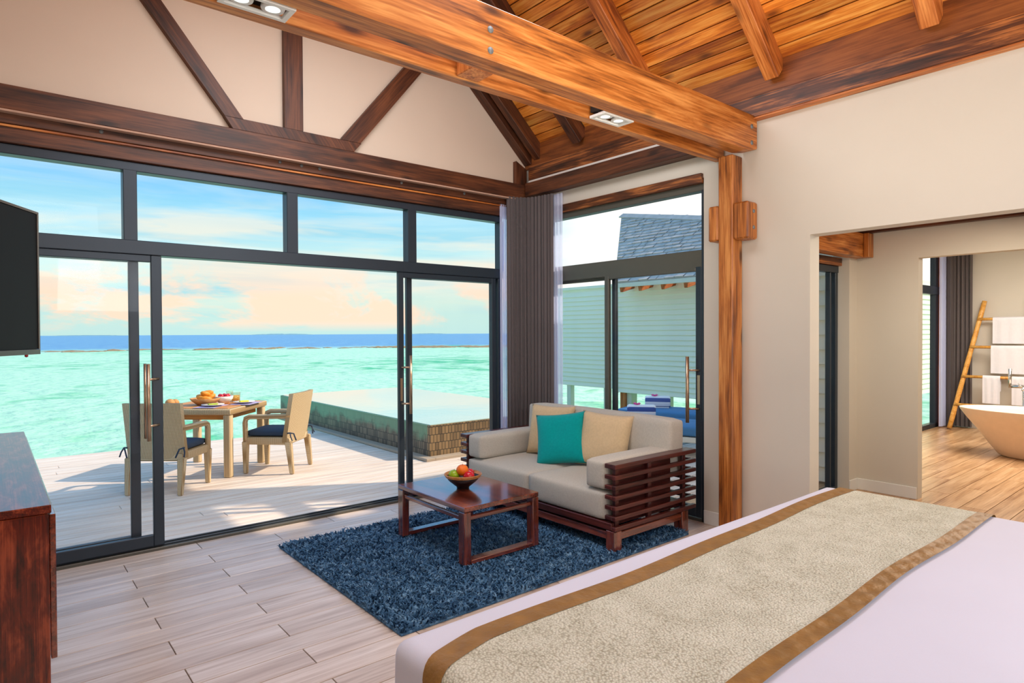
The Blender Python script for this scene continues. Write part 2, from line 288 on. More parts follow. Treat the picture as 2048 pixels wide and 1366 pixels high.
def rugmat():
    m, nt, b = new_mat('shag_blue'); N, L = nt.nodes, nt.links
    tc = N.new('ShaderNodeTexCoord'); n = N.new('ShaderNodeTexNoise'); L.new(tc.outputs['Object'], n.inputs['Vector']); n.inputs['Scale'].default_value = 20; n.inputs['Detail'].default_value = 6; n.inputs['Roughness'].default_value = .75
    rp = N.new('ShaderNodeValToRGB'); L.new(n.outputs[0], rp.inputs[0]); e = rp.color_ramp.elements
    e[0].position = .3; e[0].color = srgb((30, 60, 92)); e[1].position = .72; e[1].color = srgb((142, 180, 208)); q = e.new(.5); q.color = srgb((72, 112, 148))
    L.new(rp.outputs[0], b.inputs['Base Color']); b.inputs['Roughness'].default_value = .9; b.inputs['Specular IOR Level'].default_value = .2; return m
MT['rug'] = rugmat()
def striped():
    m, nt, b = new_mat('striped_towel'); N, L = nt.nodes, nt.links
    tc = N.new('ShaderNodeTexCoord'); sp = N.new('ShaderNodeSeparateXYZ'); L.new(tc.outputs['Object'], sp.inputs[0])
    at2 = N.new('ShaderNodeMath'); at2.operation = 'ARCTAN2'; L.new(sp.outputs[0], at2.inputs[0]); L.new(sp.outputs[1], at2.inputs[1])
    mu = N.new('ShaderNodeMath'); mu.operation = 'MULTIPLY'; L.new(at2.outputs[0], mu.inputs[0]); mu.inputs[1].default_value = 4
    sn = N.new('ShaderNodeMath'); sn.operation = 'SINE'; L.new(mu.outputs[0], sn.inputs[0])
    gt = N.new('ShaderNodeMath'); gt.operation = 'GREATER_THAN'; L.new(sn.outputs[0], gt.inputs[0]); gt.inputs[1].default_value = 0.1
    mx = N.new('ShaderNodeMix'); mx.data_type = 'RGBA'; L.new(gt.outputs[0], mx.inputs['Factor']); mx.inputs['A'].default_value = srgb((240, 240, 244)); mx.inputs['B'].default_value = srgb((60, 84, 150))
    L.new(mx.outputs['Result'], b.inputs['Base Color']); b.inputs['Roughness'].default_value = .9; return m
MT['stripe'] = striped()

def tag(o, label=None, cat=None, group=None, kind=None):
    if label: o['label'] = label
    if cat: o['category'] = cat
    if group: o['group'] = group
    if kind: o['kind'] = kind
    return o
def empty(name, loc=(0, 0, 0), rz=0, label=None, cat=None, group=None):
    o = bpy.data.objects.new(name, None); COL.objects.link(o); o.location = loc; o.rotation_euler = (0, 0, rz); o.empty_display_size = .1
    return tag(o, label, cat, group)
def link(name, me, mat, parent=None, loc=(0, 0, 0), rot=(0, 0, 0), smooth=False):
    if not me.materials: me.materials.append(MT[mat] if isinstance(mat, str) else mat)
    if smooth and not me.get('sm'):
        me.polygons.foreach_set('use_smooth', [True]*len(me.polygons)); me['sm'] = 1
    o = bpy.data.objects.new(name, me); COL.objects.link(o)
    if parent: o.parent = parent
    o.location = loc; o.rotation_euler = rot
    return o
CACHE = {}
def box_me(size, mat, bev=0.004, seg=1):
    k = (tuple(round(s, 4) for s in size), mat, bev, seg)
    if k in CACHE: return CACHE[k]
    bm = bmesh.new(); bmesh.ops.create_cube(bm, size=1); bmesh.ops.scale(bm, vec=size, verts=bm.verts)
    if bev: bmesh.ops.bevel(bm, geom=bm.edges[:], offset=min(bev, min(size)*.3), segments=seg, affect='EDGES', profile=.5)
    me = bpy.data.meshes.new('box'); bm.to_mesh(me); bm.free(); CACHE[k] = me; return me
def box(name, mat, lo, hi, parent=None, bev=.004, seg=1, rot=(0, 0, 0)):
    """box given by its two corners; its own X axis lies along its longest side"""
    lo, hi = Vector(lo), Vector(hi); s = hi-lo; c = (lo+hi)/2
    ax = max(range(3), key=lambda i: s[i])
    if ax == 0: size, R = (s.x, s.y, s.z), (0, 0, 0)
    elif ax == 1: size, R = (s.y, s.x, s.z), (0, 0, PI/2)
    else: size, R = (s.z, s.y, s.x), (0, -PI/2, 0)
    return link(name, box_me(size, mat, bev, seg), mat, parent, c, R, smooth=seg > 1)
def beam(name, mat, p0, p1, w, h, parent=None, up=(0, 0, 1), bev=.005):
    """timber between two points; w across, h in the direction of up"""
    p0, p1 = Vector(p0), Vector(p1); d = p1-p0; x = d.normalized(); upv = Vector(up); y = upv.cross(x).normalized(); z = x.cross(y)
    o = link(name, box_me((d.length, w, h), mat, bev), mat, parent); R = Matrix((x, y, z)).transposed()
    o.location = (p0+p1)/2; o.rotation_euler = R.to_euler(); return o
def poly_me(pts, thick, axis, name='prism'):
    """extrude a polygon (list of 3-d points) by vector"""
    bm = bmesh.new(); vs = [bm.verts.new(p) for p in pts]; f = bm.faces.new(vs)
    rr = bmesh.ops.extrude_face_region(bm, geom=[f]); v2 = [g for g in rr['geom'] if isinstance(g, bmesh.types.BMVert)]
    bmesh.ops.translate(bm, vec=Vector(axis)*thick, verts=v2); bmesh.ops.recalc_face_normals(bm, faces=bm.faces[:])
    me = bpy.data.meshes.new(name); bm.to_mesh(me); bm.free(); return me
def tube_bm(bm, pts, rad, seg=8, cap=True):
    pts = [Vector(p) for p in pts]; rings = []
    rads = rad if isinstance(rad, (list, tuple)) else [rad]*len(pts)
    for i, p in enumerate(pts):
        t = (pts[min(i+1, len(pts)-1)]-pts[max(i-1, 0)]).normalized(); a = t.orthogonal().normalized() if i == 0 else (prev - t*prev.dot(t)).normalized()
        prev = a; b = t.cross(a)
        rings.append([bm.verts.new(p+(a*math.cos(2*PI*k/seg)+b*math.sin(2*PI*k/seg))*rads[i]) for k in range(seg)])
    for i in range(len(rings)-1):
        for k in range(seg): bm.faces.new((rings[i][k], rings[i][(k+1) % seg], rings[i+1][(k+1) % seg], rings[i+1][k]))
    if cap: bm.faces.new(rings[0][::-1]); bm.faces.new(rings[-1])
def tube(name, mat, pts, rad, parent=None, seg=10, smooth=True, loc=(0, 0, 0), rot=(0, 0, 0)):
    bm = bmesh.new(); tube_bm(bm, pts, rad, seg); me = bpy.data.meshes.new(name); bm.to_mesh(me); bm.free()
    return link(name, me, mat, parent, loc, rot, smooth)
def lathe_me(prof, seg=32, sx=1, sy=1, close=False):
    bm = bmesh.new(); rings = []
    for rr_, z in prof: rings.append([bm.verts.new((rr_*sx*math.cos(2*PI*k/seg), rr_*sy*math.sin(2*PI*k/seg), z)) for k in range(seg)] if rr_ > 1e-5 else [bm.verts.new((0, 0, z))])
    for a, b in zip(rings, rings[1:]):
        for k in range(seg):
            q = [a[k % len(a)], a[(k+1) % len(a)], b[(k+1) % len(b)], b[k % len(b)]]; q2 = []
            for v in q:
                if v not in q2: q2.append(v)
            if len(q2) > 2: bm.faces.new(q2)
    bmesh.ops.recalc_face_normals(bm, faces=bm.faces[:]); me = bpy.data.meshes.new('lathe'); bm.to_mesh(me); bm.free(); return me
def cushion_me(sx, sy, sz, puff=.02, r=.03, n=10):
    """soft rectangular cushion, rounded edges, slightly domed faces"""
    bm = bmesh.new(); bmesh.ops.create_cube(bm, size=2)
    bmesh.ops.subdivide_edges(bm, edges=bm.edges[:], cuts=n, use_grid_fill=True)
    for v in bm.verts:
        p = v.co.copy(); h = Vector((sx/2, sy/2, sz/2)); q = Vector((p.x*h.x, p.y*h.y, p.z*h.z))
        # pull grid lines toward edges
        for i in range(3): q[i] = math.copysign(abs(p[i])**.75, p[i])*h[i]
        c = Vector([max(-(h[i]-r), min(h[i]-r, q[i])) for i in range(3)]); d = q-c
        if d.length > 1e-6: q = c+d.normalized()*r
        for i in range(3):
            j, k = (i+1) % 3, (i+2) % 3
            q[i] += math.copysign(puff*(1-p[j]**2)*(1-p[k]**2), p[i])*abs(p[i])**3 if abs(p[i]) > .5 else 0
        v.co = q
    me = bpy.data.meshes.new('cushion'); bm.to_mesh(me); bm.free(); return me
def pillow_me(s, t, n=18, seed=0):
    """square throw cushion lying in its local XZ plane, pinched corners"""
    rnd = random.Random(seed); ph = [rnd.uniform(0, 6) for _ in range(4)]
    vs, fs = [], []; 
    for side in (1, -1):
        for i in range(n+1):
            for j in range(n+1):
                a, b = -1+2*i/n, -1+2*j/n
                ex = 1-.07*(1-b*b)*abs(a)**2; ez = 1-.07*(1-a*a)*abs(b)**2
                h = ((1-a**4)*(1-b**4))**.55*t*(1+.06*math.sin(5*a+ph[0])*math.sin(4*b+ph[1]))+ .004*math.sin(11*a+7*b+ph[2])*(1-a*a)*(1-b*b)
                if side < 0 and (i in (0, n) or j in (0, n)): h = 0
                vs.append((a*s/2*ex, side*h/2, b*s/2*ez))
    m = (n+1)*(n+1)
    for side in (0, 1):
        for i in range(n):
            for j in range(n):
                q = [side*m+i*(n+1)+j, side*m+(i+1)*(n+1)+j, side*m+(i+1)*(n+1)+j+1, side*m+i*(n+1)+j+1]
                fs.append(q if side else q[::-1])
    me = bpy.data.meshes.new('pillow'); me.from_pydata(vs, [], fs)
    bm = bmesh.new(); bm.from_mesh(me); bmesh.ops.remove_doubles(bm, verts=bm.verts, dist=.0005); bmesh.ops.recalc_face_normals(bm, faces=bm.faces[:]); bm.to_mesh(me); bm.free(); return me
def copy_tree(o, parent=None, **kw):
    c = o.copy(); COL.objects.link(c); c.parent = parent
    for ch in list(o.children): copy_tree(ch, c)
    return c
GY, GX = 5.08, 4.45           # inner faces of the glazed front wall and of the right-hand wall
RX = 1.93                      # ridge above this x
SL = 0.92                      # roof slope
A0 = 3.515+SL*4.45             # ceiling board plane: z = A0 - SL*x
def cz(x): return A0-SL*x if x >= RX else A0-SL*(2*RX-x)
BY0, LX = -1.9, -0.59          # back wall, left wall

# ================================================================ STRUCTURE
def planks(root, name, mat, x0, x1, ylo, yhi, pitch, yref, jx, L, z=0, th=.02, gap=.0045):
    k0 = math.floor((ylo-yref)/pitch); k = k0
    while yref+k*pitch < yhi-.002:
        a, b = max(ylo, yref+k*pitch), min(yhi, yref+(k+1)*pitch)
        if b-a > .01:
            j = jx[k % len(jx)]; x = j-L*math.ceil((j-x0)/L)
            while x < x1-.005:
                xa, xb = max(x0, x), min(x1, x+L)
                if xb-xa > .01: box(name, mat, (xa+gap/2, a+gap/2, z-th), (xb-gap/2, b-gap/2, z), root, bev=.0015)
                x += L
        k += 1
floor = box('floor', 'black', (LX-.2, BY0-.2, -.12), (GX+.14, GY+.12, -.0212), bev=0); tag(floor, kind='structure')
fl = empty('floor'); tag(fl, kind='structure')
floor.parent = fl; floor.name = 'subfloor'; del floor['kind']
planks(fl, 'plank', 'plank', LX, GX+.1, -.6, GY+.02, .1725, 4.2325, (1.17, .68), 1.01)
# bathroom and hall floor
fb = empty('floor'); tag(fb, kind='structure')
box('subfloor', 'black', (GX+.14, -2, -.12), (12.2, 3.5, -.0212), fb, bev=0)
planks(fb, 'plank', 'bath_plank', GX+.102, 12.1, -.4, 3.4, .19, 0.0, (5.1, 5.9, 5.5, 6.2), 1.5)

# front gable wall : plaster triangle above the glazing, solid strips beside it
x_end = 4.31
gw = link('wall_front', poly_me([(LX, GY, 3.0), (GX, GY, 3.0), (GX, GY, cz(GX)-.02), (RX, GY, cz(RX)-.02), (LX, GY, cz(LX)-.02)], .12, (0, 1, 0)), 'gable'); tag(gw, kind='structure')
wr = empty('wall_right'); tag(wr, kind='structure')
box('wall_panel', 'wall', (GX, 4.80, 0), (GX+.14, GY+.12, 3.4), wr, bev=0)
box('wall_panel', 'wall', (GX, 2.91, 2.80), (GX+.14, 4.80, 3.4), wr, bev=0)
box('wall_panel', 'wall', (GX, 2.056, 0), (GX+.14, 2.91, 3.4), wr, bev=0)
box('wall_panel', 'wall', (GX, .2, 2.235), (GX+.14, 2.056, 3.4), wr, bev=0)
box('wall_panel', 'wall', (GX, BY0, 0), (GX+.14, .2, 3.4), wr, bev=0)
wl = box('wall_left', 'wall', (LX-.14, BY0-.14, 0), (LX, GY+.12, 3.5), bev=0); tag(wl, kind='structure')
wb = link('wall_back', poly_me([(LX, BY0, 0), (GX, BY0, 0), (GX, BY0, cz(GX)), (RX, BY0, cz(RX)), (LX, BY0, cz(LX))], .14, (0, -1, 0)), 'wall'); tag(wb, kind='structure')
bbr = box('baseboard_right', 'white_trim', (GX-.014, 2.06, 0), (GX, 2.905, .11), bev=.003); tag(bbr, kind='structure')

# ceiling : pine boards along Y on both slopes, roof skin above
ce = empty('ceiling'); tag(ce, kind='structure')
pitchx = .0785; n = int((GX-RX)/pitchx)+1
ang = math.atan(SL)
for side in (1, -1):
    for i in range(n):
        xm = GX-pitchx*(i+.5)
        if xm < RX+.03: continue
        X = xm if side > 0 else 2*RX-xm
        o = link('ceiling_board', box_me((GY-BY0, pitchx/math.cos(ang)-.007, .022), 'board', .004), 'board', ce)
        o.location = (X, (GY+BY0)/2, cz(xm)+.011)
        xa = Vector((0, 1, 0)); ya = Vector((math.cos(ang)*side, 0, -math.sin(ang))); za = xa.cross(ya)
        o.rotation_euler = Matrix((xa, ya, za)).transposed().to_euler()
for side in (1, -1):
    xe = GX+.55; pts = [(RX, BY0-.4, cz(RX)+.06), (RX, GY+.42, cz(RX)+.06), (xe, GY+.42, cz(xe)+.06), (xe, BY0-.4, cz(xe)+.06)]
    if side < 0: pts = [(2*RX-p[0], p[1], p[2]) for p in pts]
    link('roof_deck', poly_me(pts, .1, (0, 0, 1)), 'underlay', ce)
# frieze boards between wall plate and ceiling
fr = box('trim_1', 'panel_dark', (4.425, BY0, 3.29), (4.45, GY, 3.53), bev=.002); tag(fr, kind='structure')
fr2 = box('trim_2', 'panel_dark', (LX, BY0, 3.29), (LX+.025, GY, 3.53), bev=.002); tag(fr2, kind='structure')

def T(o, label, cat, group=None): return tag(o, label, cat, group)
# rafters
def rafter(y, side, label, x_lo=4.42, w=.105, grp='ceiling rafters'):
    h = .16; off = h/2/math.cos(ang)
    p = lambda x: (x, y, cz(x)-off)
    a, b = p(x_lo), p(RX+.02)
    if side < 0: a, b = (2*RX-a[0], a[1], a[2]), (2*RX-b[0], b[1], b[2])
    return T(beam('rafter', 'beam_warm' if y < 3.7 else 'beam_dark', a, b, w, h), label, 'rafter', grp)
rafter(1.305, 1, 'honey brown rafter meeting the wall plate above the wide wall opening')
rafter(2.295, 1, 'honey brown rafter just right of the double beam end, above the white wall')
rafter(3.325, 1, 'honey brown rafter emerging from behind the top edge of the double beam')
rafter(4.255, 1, 'darker rafter above the glazed side door, seen under the double beam')
T(box('ridge_beam', 'beam_warm', (RX-.05, BY0, cz(RX)-.32), (RX+.05, GY, cz(RX)-.06)), 'ridge beam at the top of the pitched ceiling', 'beam')

# double tie beam + post
tb = empty('double_tie_beam', (0, 0, 0), 0, 'long golden knotty double beam with bolts crossing the room under the ceiling', 'beam')
x0b, x1b = LX, 4.43
nearp = poly_me([(x0b-2, 0, 2.89), (4.285-2, 0, 2.89), (4.43-2, 0, 2.915), (4.43-2, 0, 3.16), (x0b-2, 0, 3.16)], .13, (0, 1, 0))
bm = bmesh.new(); bm.from_mesh(nearp); bmesh.ops.bevel(bm, geom=bm.edges[:], offset=.006, segments=1, affect='EDGES'); bm.to_mesh(nearp); bm.free()
link('beam_plank', nearp, 'beam_gold', tb, (2, 2.44, 0))
box('beam_plank', 'beam_gold', (x0b, 2.715, 2.89), (4.43, 2.79, 3.16), tb, bev=.006)
for (xa, xb) in ((1.89, 2.03), (-.3, -.15)):
    box('spacer_block', 'beam_warm', (xa, 2.575, 2.893), (xb, 2.71, 3.12), tb)
for x, z in ((1.905, 3.037), (1.905, 2.935), (4.35, 3.07), (4.35, 2.95)):
    tube('bolt', 'boltgrey', [(x, 2.436, z), (x, 2.452, z)], [.017, .017], tb, 12); 
po = empty('wall_post', (4.37, 2.627, 0), 0, 'square golden timber post standing between the side door and the white wall', 'post')
box('post_shaft', 'beam_gold', (-.07, -.061, 0), (.07, .061, 2.888), po, bev=.008)
bl = box('clamp_block', 'beam_gold', (-.07, -.185, 2.245-.0), (.07, -.063, 2.52), po, bev=.012)
box('clamp_block', 'beam_gold', (-.07, .063, 2.25), (.07, .15, 2.52), po, bev=.012)
for z in (2.45, 2.33): tube('bolt', 'boltgrey', [(.01, -.19, z), (.01, -.18, z)], .014, po, 12)

# wall plate and window-bay beams on the right wall
T(box('wall_plate_beam', 'beam_plate', (4.385, BY0, 3.145), (4.45, 4.98, 3.30)), 'rough dark brown wall plate beam running along the top of the right wall', 'beam')
T(box('side_lintel_beam', 'beam_dark', (4.33, 2.80, 2.975), (4.448, 4.97, 3.115)), 'dark beam above the side door, under the pale line', 'beam')
j1 = box('trim_3', 'white_trim', (4.36, 2.80, 3.117), (4.44, 4.95, 3.143), bev=.002); tag(j1, kind='structure')
T(box('window_lintel', 'beam_plate', (4.42, 2.915, 2.755), (4.50, 4.79, 2.835)), 'knotty brown timber lintel directly over the side door frame', 'beam')
t6 = box('lit_edge_strip', 'beam_warm', (4.380, BY0, 3.130), (4.45, 2.80, 3.144), bev=.003); tag(t6, kind='structure')  # strip added to paint the bright lit bottom edge of the wall plate
# beams on front gable
HB = None
def fp(x, z, y): return (x*y/GY, 1.55+(z-1.55)*y/GY)
y1 = 4.985; (_, za), (_, zb) = fp(0, 2.978, y1), fp(0, 3.133, y1)
T(box('gable_tie_beam', 'beam_dark', (LX, y1, za), (4.42, GY, zb)), 'dark horizontal beam along the foot of the pale gable', 'beam')
y2 = 5.04; (_, za2), (_, zb2) = fp(0, 2.888, y2), fp(0, 2.978, y2)
HB = T(box('door_head_beam', 'beam_dark', (LX, y2, za2), (4.44, 5.20, zb2-.01)), 'upper dark board with bolt heads above the sliding doors', 'beam')
y3 = 5.065; (_, za3), (_, zb3) = fp(0, 2.768, y3), fp(0, 2.866, y3)
T(box('door_head_rail', 'beam_dark', (LX, y3, za3), (4.44, 5.20, za2-.002)), 'lower dark board directly above the charcoal glazing frame', 'beam')
y5 = 4.975; (_, za5) = fp(0, 2.972, y5)
jl = box('lit_underside_strip', 'lit_edge', (LX, y5, za5-.008), (4.40, 5.03, za5+.006), bev=.002); tag(jl, kind='structure')  # strip added to paint the tie beam's lit underside
for xb in (1.80, 1.975, 2.13, .60, 2.9, 3.6):
    tube('bolt_head', 'boltgrey', [(xb, y2-.006, za2+.045), (xb, y2+.002, za2+.045)], .013, HB, 10, loc=tuple(-c for c in HB.location))
jt = box('trim_4', 'beam_warm', (LX, 5.048, za2-.017), (4.44, 5.066, za2-.003), bev=.002); tag(jt, kind='structure')
# truss members on gable
yt = 5.025
def gable_quad(name, pts, label, mat='beam_dark', yy=None):
    yy = yy or yt
    q = [fp(x, z, yy) for x, z in pts]; cx = sum(p[0] for p in q)/len(q); czz = sum(p[1] for p in q)/len(q)
    ed = Vector((q[1][0]-q[0][0], 0, q[1][1]-q[0][1])).normalized(); za_ = Vector((0, 1, 0)); ya_ = za_.cross(ed)
    R = Matrix((ed, ya_, za_)).transposed(); inv = R.transposed()
    loc = Vector((cx, yy, czz)); lp = [inv @ (Vector((p[0], yy, p[1]))-loc) for p in q]
    me = poly_me(lp, GY-yy, (0, 0, 1)); o = link(name, me, mat, None, loc, R.to_euler()); return T(o, label, 'beam')
gable_quad('king_post', [(1.86, 3.22), (1.86, 5.3), (2.01, 5.3), (2.01, 3.22)], 'vertical dark king post in the middle of the pale gable')
gable_quad('truss_brace', [(1.409, 3.22), (-.05, 5.0-.09), (.055, 5.0), (1.53, 3.22)][::1] if False else [(1.405, 3.215), (.28, 4.66), (.40, 4.70), (1.54, 3.215)], 'dark diagonal brace left of the king post')
gable_quad('truss_brace', [(2.335, 3.215), (3.40, 4.54), (3.52, 4.46), (2.52, 3.215)], 'dark diagonal brace right of the king post')
gable_quad('truss_cushion_beam', [(1.46, 3.133), (1.40, 3.218), (2.53, 3.218), (2.458, 3.133)], 'short dark bolster under the feet of the king post and braces')
gable_quad('corner_stud', [(4.307, 3.13), (4.307, 3.37), (4.45, 3.30), (4.45, 3.13)], 'short dark upright stud at the right foot of the gable')
# rake beams
def rake(name, y0, y1, drop, mat, label, side=1, h=.15):
    off = (drop+h/2)/math.cos(ang)
    a = (4.47, (y0+y1)/2, cz(4.47)-off); b = (RX, (y0+y1)/2, cz(RX)-off)
    if side < 0: a, b = (2*RX-a[0], a[1], a[2]), (2*RX-b[0], b[1], b[2])
    return T(beam(name, mat, a, b, y1-y0, h), label, 'beam')
rake('rake_beam', 4.97, GY, .01, 'beam_dark', 'dark sloping rake beam edging the pale gable on the right')
rake('rake_beam', 4.97, GY, .01, 'beam_dark', 'sloping rake beam edging the gable on the left, outside the view', -1)
rake('rake_rafter', 4.84, 4.93, .0, 'beam_dark', 'dark sloping rafter just inside the right rake beam', 1, .13)

# ================================================================ GLAZING front
YF = GY+.01
def frame(name, lo, hi, par, mat='frame'): return box(name, mat, lo, hi, par, bev=.004)
def pane(lo, hi, par): return box('glass_pane', 'glass', lo, hi, par, bev=0)
w1 = empty('window_1'); tag(w1, kind='structure')
frame('head_frame', (LX, YF, 2.70), (4.12, YF+.10, 2.762), w1)
frame('transom', (LX, YF-.01, 2.118), (4.12, YF+.12, 2.216), w1)
for a, b in ((-.40, -.31), (.73, .815), (1.872, 1.963), (2.998, 3.088), (4.095, 4.14)): frame('mullion', (a, YF, 2.20), (b, YF+.10, 2.71), w1)
for a, b in ((LX, -.4), (-.31, .73), (.815, 1.872), (1.963, 2.998), (3.088, 4.095)): pane((a, YF+.045, 2.21), (b, YF+.053, 2.705), w1)
frame('side_jamb', (4.06, YF, 0), (4.12, YF+.12, 2.13), w1)
frame('floor_track', (LX, YF-.01, -.01), (4.12, YF+.14, .022), w1, 'frame2')
for yy in (YF+.03, YF+.09): frame('track_rail', (LX, yy-.006, .02), (4.12, yy+.006, .034), w1, 'frame')
def handle(par, x, y, z0, z1, dx, s0, s1, d=-.06):
    h = tube('handle', 'steel', [(x+dx, y+d, z0), (x+dx, y+d, z1)], .013, par, 12)
    for z in (s0, s1):
        tube('handle_stem', 'steel', [(x+dx, y+d, z), (x, y, z)], .009, h, 8)
def slider(nm, xa, xb, y, zt, zb=.035, stile=.07, rail=.08, last=None, toprail=.05):
    d = empty(nm); tag(d, kind='structure')
    st2 = last or stile
    frame('stile', (xa, y, zb), (xa+stile, y+.04, zt), d); frame('stile', (xb-st2, y, zb), (xb, y+.04, zt), d)
    frame('rail', (xa+stile, y, zb), (xb-st2, y+.04, zb+rail), d); frame('rail', (xa+stile, y, zt-toprail), (xb-st2, y+.04, zt), d)
    pane((xa+stile, y+.016, zb+rail), (xb-st2, y+.024, zt-toprail), d); return d
dl = slider('door_1', -.30, .962, YF, 2.118, last=.068)
handle(dl, .935, YF, .80, 1.345, -.075, .905, 1.235, -.055)
tube('handle', 'steel', [(.853, YF+.02, .81), (.853, YF+.02, 1.345)], .010, dl, 10)
dl2 = slider('door_2', -.45, .828, YF+.07, 2.118, last=.062)
dr = slider('door_3', 2.893, 4.03, YF, 2.118, stile=.052, last=.05, rail=.06)
handle(dr, 2.915, YF, .81, 1.35, .07, .905, 1.24, -.05)
box('lock_plate', 'steel', (2.903, YF-.004, .93), (2.927, YF, 1.14), dr, bev=.001)
dr2 = slider('door_4', 3.02, 4.06, YF+.07, 2.118, stile=.055, last=.04, rail=.06)

# ================================================================ GLAZING right
w2 = empty('window_2'); tag(w2, kind='structure')
XF = GX+.005
frame('head_frame', (XF, 2.915, 2.70), (XF+.09, 4.78, 2.758), w2, 'frame2')
frame('transom', (XF, 2.915, 2.075), (XF+.10, 4.78, 2.222), w2, 'frame2')
frame('side_jamb', (XF, 2.912, 0), (XF+.09, 2.938, 2.71), w2); frame('side_jamb', (XF, 4.74, 0), (XF+.09, 4.79, 2.71), w2)
frame('floor_track', (XF, 2.915, -.01), (XF+.12, 4.78, .022), w2, 'frame2')
pane((XF+.04, 2.938, 2.22), (XF+.048, 4.74, 2.70), w2)
def slider_y(nm, ya, yb, x, zt, sl, sr, rail=.09):
    d = empty(nm); tag(d, kind='structure')
    frame('stile', (x, ya, .03), (x+.04, ya+sl, zt), d, 'frame'); frame('stile', (x, yb-sr, .03), (x+.04, yb, zt), d, 'frame2')
    frame('rail', (x, ya+sl, .03), (x+.04, yb-sr, .03+rail), d, 'frame'); frame('rail', (x, ya+sl, zt-.04), (x+.04, yb-sr, zt), d, 'frame2')
    pane((x+.016, ya+sl, .03+rail), (x+.024, yb-sr, zt-.04), d); return d
d5 = slider_y('door_5', 2.938, 3.985, XF, 2.09, .055, .05)
h = tube('handle', 'steel', [(XF-.06, 3.03, .81), (XF-.06, 3.03, 1.352)], .015, d5, 12)
for z in (.925, 1.24): tube('handle_stem', 'steel', [(XF-.06, 3.03, z), (XF-.002, 2.955, z)], .009, h, 8)
box('lock_plate', 'steel', (XF-.004, 2.95, .96), (XF, 2.975, 1.2), d5, bev=.001)
d6 = slider_y('door_6', 3.90, 4.76, XF+.06, 2.09, .045, .05)

# ================================================================ HALL + BATHROOM
wh = empty('wall_hall'); tag(wh, kind='structure')
HX = 6.56
box('wall_panel', 'wall', (HX, 2.04, 0), (HX+.11, 2.66, 3.2), wh, bev=0)
box('wall_panel', 'wall', (HX, .3, 2.225), (HX+.11, 2.04, 3.2), wh, bev=0)
box('wall_panel', 'wall', (HX, -2, 0), (HX+.11, .3, 3.2), wh, bev=0)
ws = empty('wall_hall_side'); tag(ws, kind='structure')
box('wall_panel', 'wall', (6.38, 2.57, 0), (HX, 2.72, 3.2), ws, bev=0)
box('wall_panel', 'wall', (GX+.14, 2.57, 2.33), (6.38, 2.72, 3.2), ws, bev=0)
box('wall_panel', 'wall', (GX+.14, 2.57, 0), (5.0, 2.72, 2.33), ws, bev=0)
b1 = box('baseboard_hall', 'white_trim', (HX-.014, 2.045, 0), (HX, 2.57, .11), bev=.003); tag(b1, kind='structure')
b2 = box('baseboard_hall_side', 'white_trim', (6.38, 2.556, 0), (HX-.014, 2.57, .11), bev=.003); tag(b2, kind='structure')
w3 = empty('window_3'); tag(w3, kind='structure')
frame('head_frame', (5.0, 2.66, 2.12), (6.36, 2.72, 2.185), w3); frame('stile', (6.29, 2.66, 0), (6.345, 2.72, 2.12), w3); frame('stile', (6.20, 2.67, 0), (6.225, 2.72, 2.12), w3)
frame('stile', (5.0, 2.66, 0), (5.05, 2.72, 2.12), w3); frame('sill_frame', (5.05, 2.66, 0), (6.29, 2.72, .05), w3); pane((5.05, 2.69, .05), (6.29, 2.698, 2.12), w3)
T(box('hall_lintel', 'beam_plate', (5.0, 2.63, 2.187), (6.365, 2.74, 2.262)), 'brown lintel over the narrow window seen through the wall opening', 'beam')
T(box('hall_beam', 'beam_gold', (GX+.15, 2.47, 2.262), (6.545, 2.60, 2.49)), 'orange brown beam end in the upper left of the wide wall opening', 'beam')
T(box('hall_beam_stub', 'beam_gold', (6.44, 2.42, 2.262), (6.556, 2.468, 2.49)), 'short orange beam stub in the hall corner beside the beam end', 'beam')
T(box('hall_wall_plate', 'beam_dark', (6.47, .2, 2.495), (6.555, 2.60, 2.58)), 'thin dark beam along the hall ceiling edge behind the opening', 'beam')
hc = empty('ceiling_hall'); tag(hc, kind='structure')
for i in range(12): box('ceiling_board', 'board', (GX+.141, -1.9+i*.4, 2.66), (HX, -1.9+(i+1)*.4-.006, 2.68), hc, bev=.003)
# bathroom shell
BX, BYW = 12.1, 3.4
wbb = box('wall_bathroom_back', 'wall', (BX, -2, 0), (BX+.12, 3.55, 3.5), bev=0); tag(wbb, kind='structure')
wbs = empty('wall_bathroom_side'); tag(wbs, kind='structure')
box('wall_panel', 'wall', (6.67, BYW, 0), (9.2, BYW+.12, 3.5), wbs, bev=0); box('wall_panel', 'wall', (9.2, BYW, 2.95), (BX, BYW+.12, 3.5), wbs, bev=0)
box('wall_panel', 'wall', (11.99, BYW, 0), (BX, BYW+.12, 2.95), wbs, bev=0); box('wall_panel', 'wall', (6.56, 2.72, 0), (6.67, 3.52, 3.5), wbs, bev=0)
wbr = box('wall_bathroom_rear', 'wall', (GX+.14, -2.12, 0), (BX+.12, -2, 3.5), bev=0); tag(wbr, kind='structure')
cb_ = box('ceiling_bathroom', 'wall', (6.56, -2.12, 3.5), (BX+.3, 3.6, 3.6), bev=0); tag(cb_, kind='structure')
ch_ = box('ceiling_hall_roof', 'wall', (GX+.14, -2.12, 3.1), (6.56, 2.9, 3.2), bev=0); tag(ch_, kind='structure')
w4 = empty('window_4'); tag(w4, kind='structure')
frame('head_frame', (9.2, BYW, 2.88), (11.9, BYW+.08, 2.95), w4); frame('transom', (9.2, BYW-.01, 2.14), (11.9, BYW+.09, 2.27), w4)
for a, b in ((9.2, 9.27), (10.5, 10.58), (11.72, 11.87)): frame('stile', (a, BYW, 0), (b, BYW+.08, 2.95), w4)
frame('sill_frame', (9.2, BYW, 0), (11.9, BYW+.08, .07), w4)
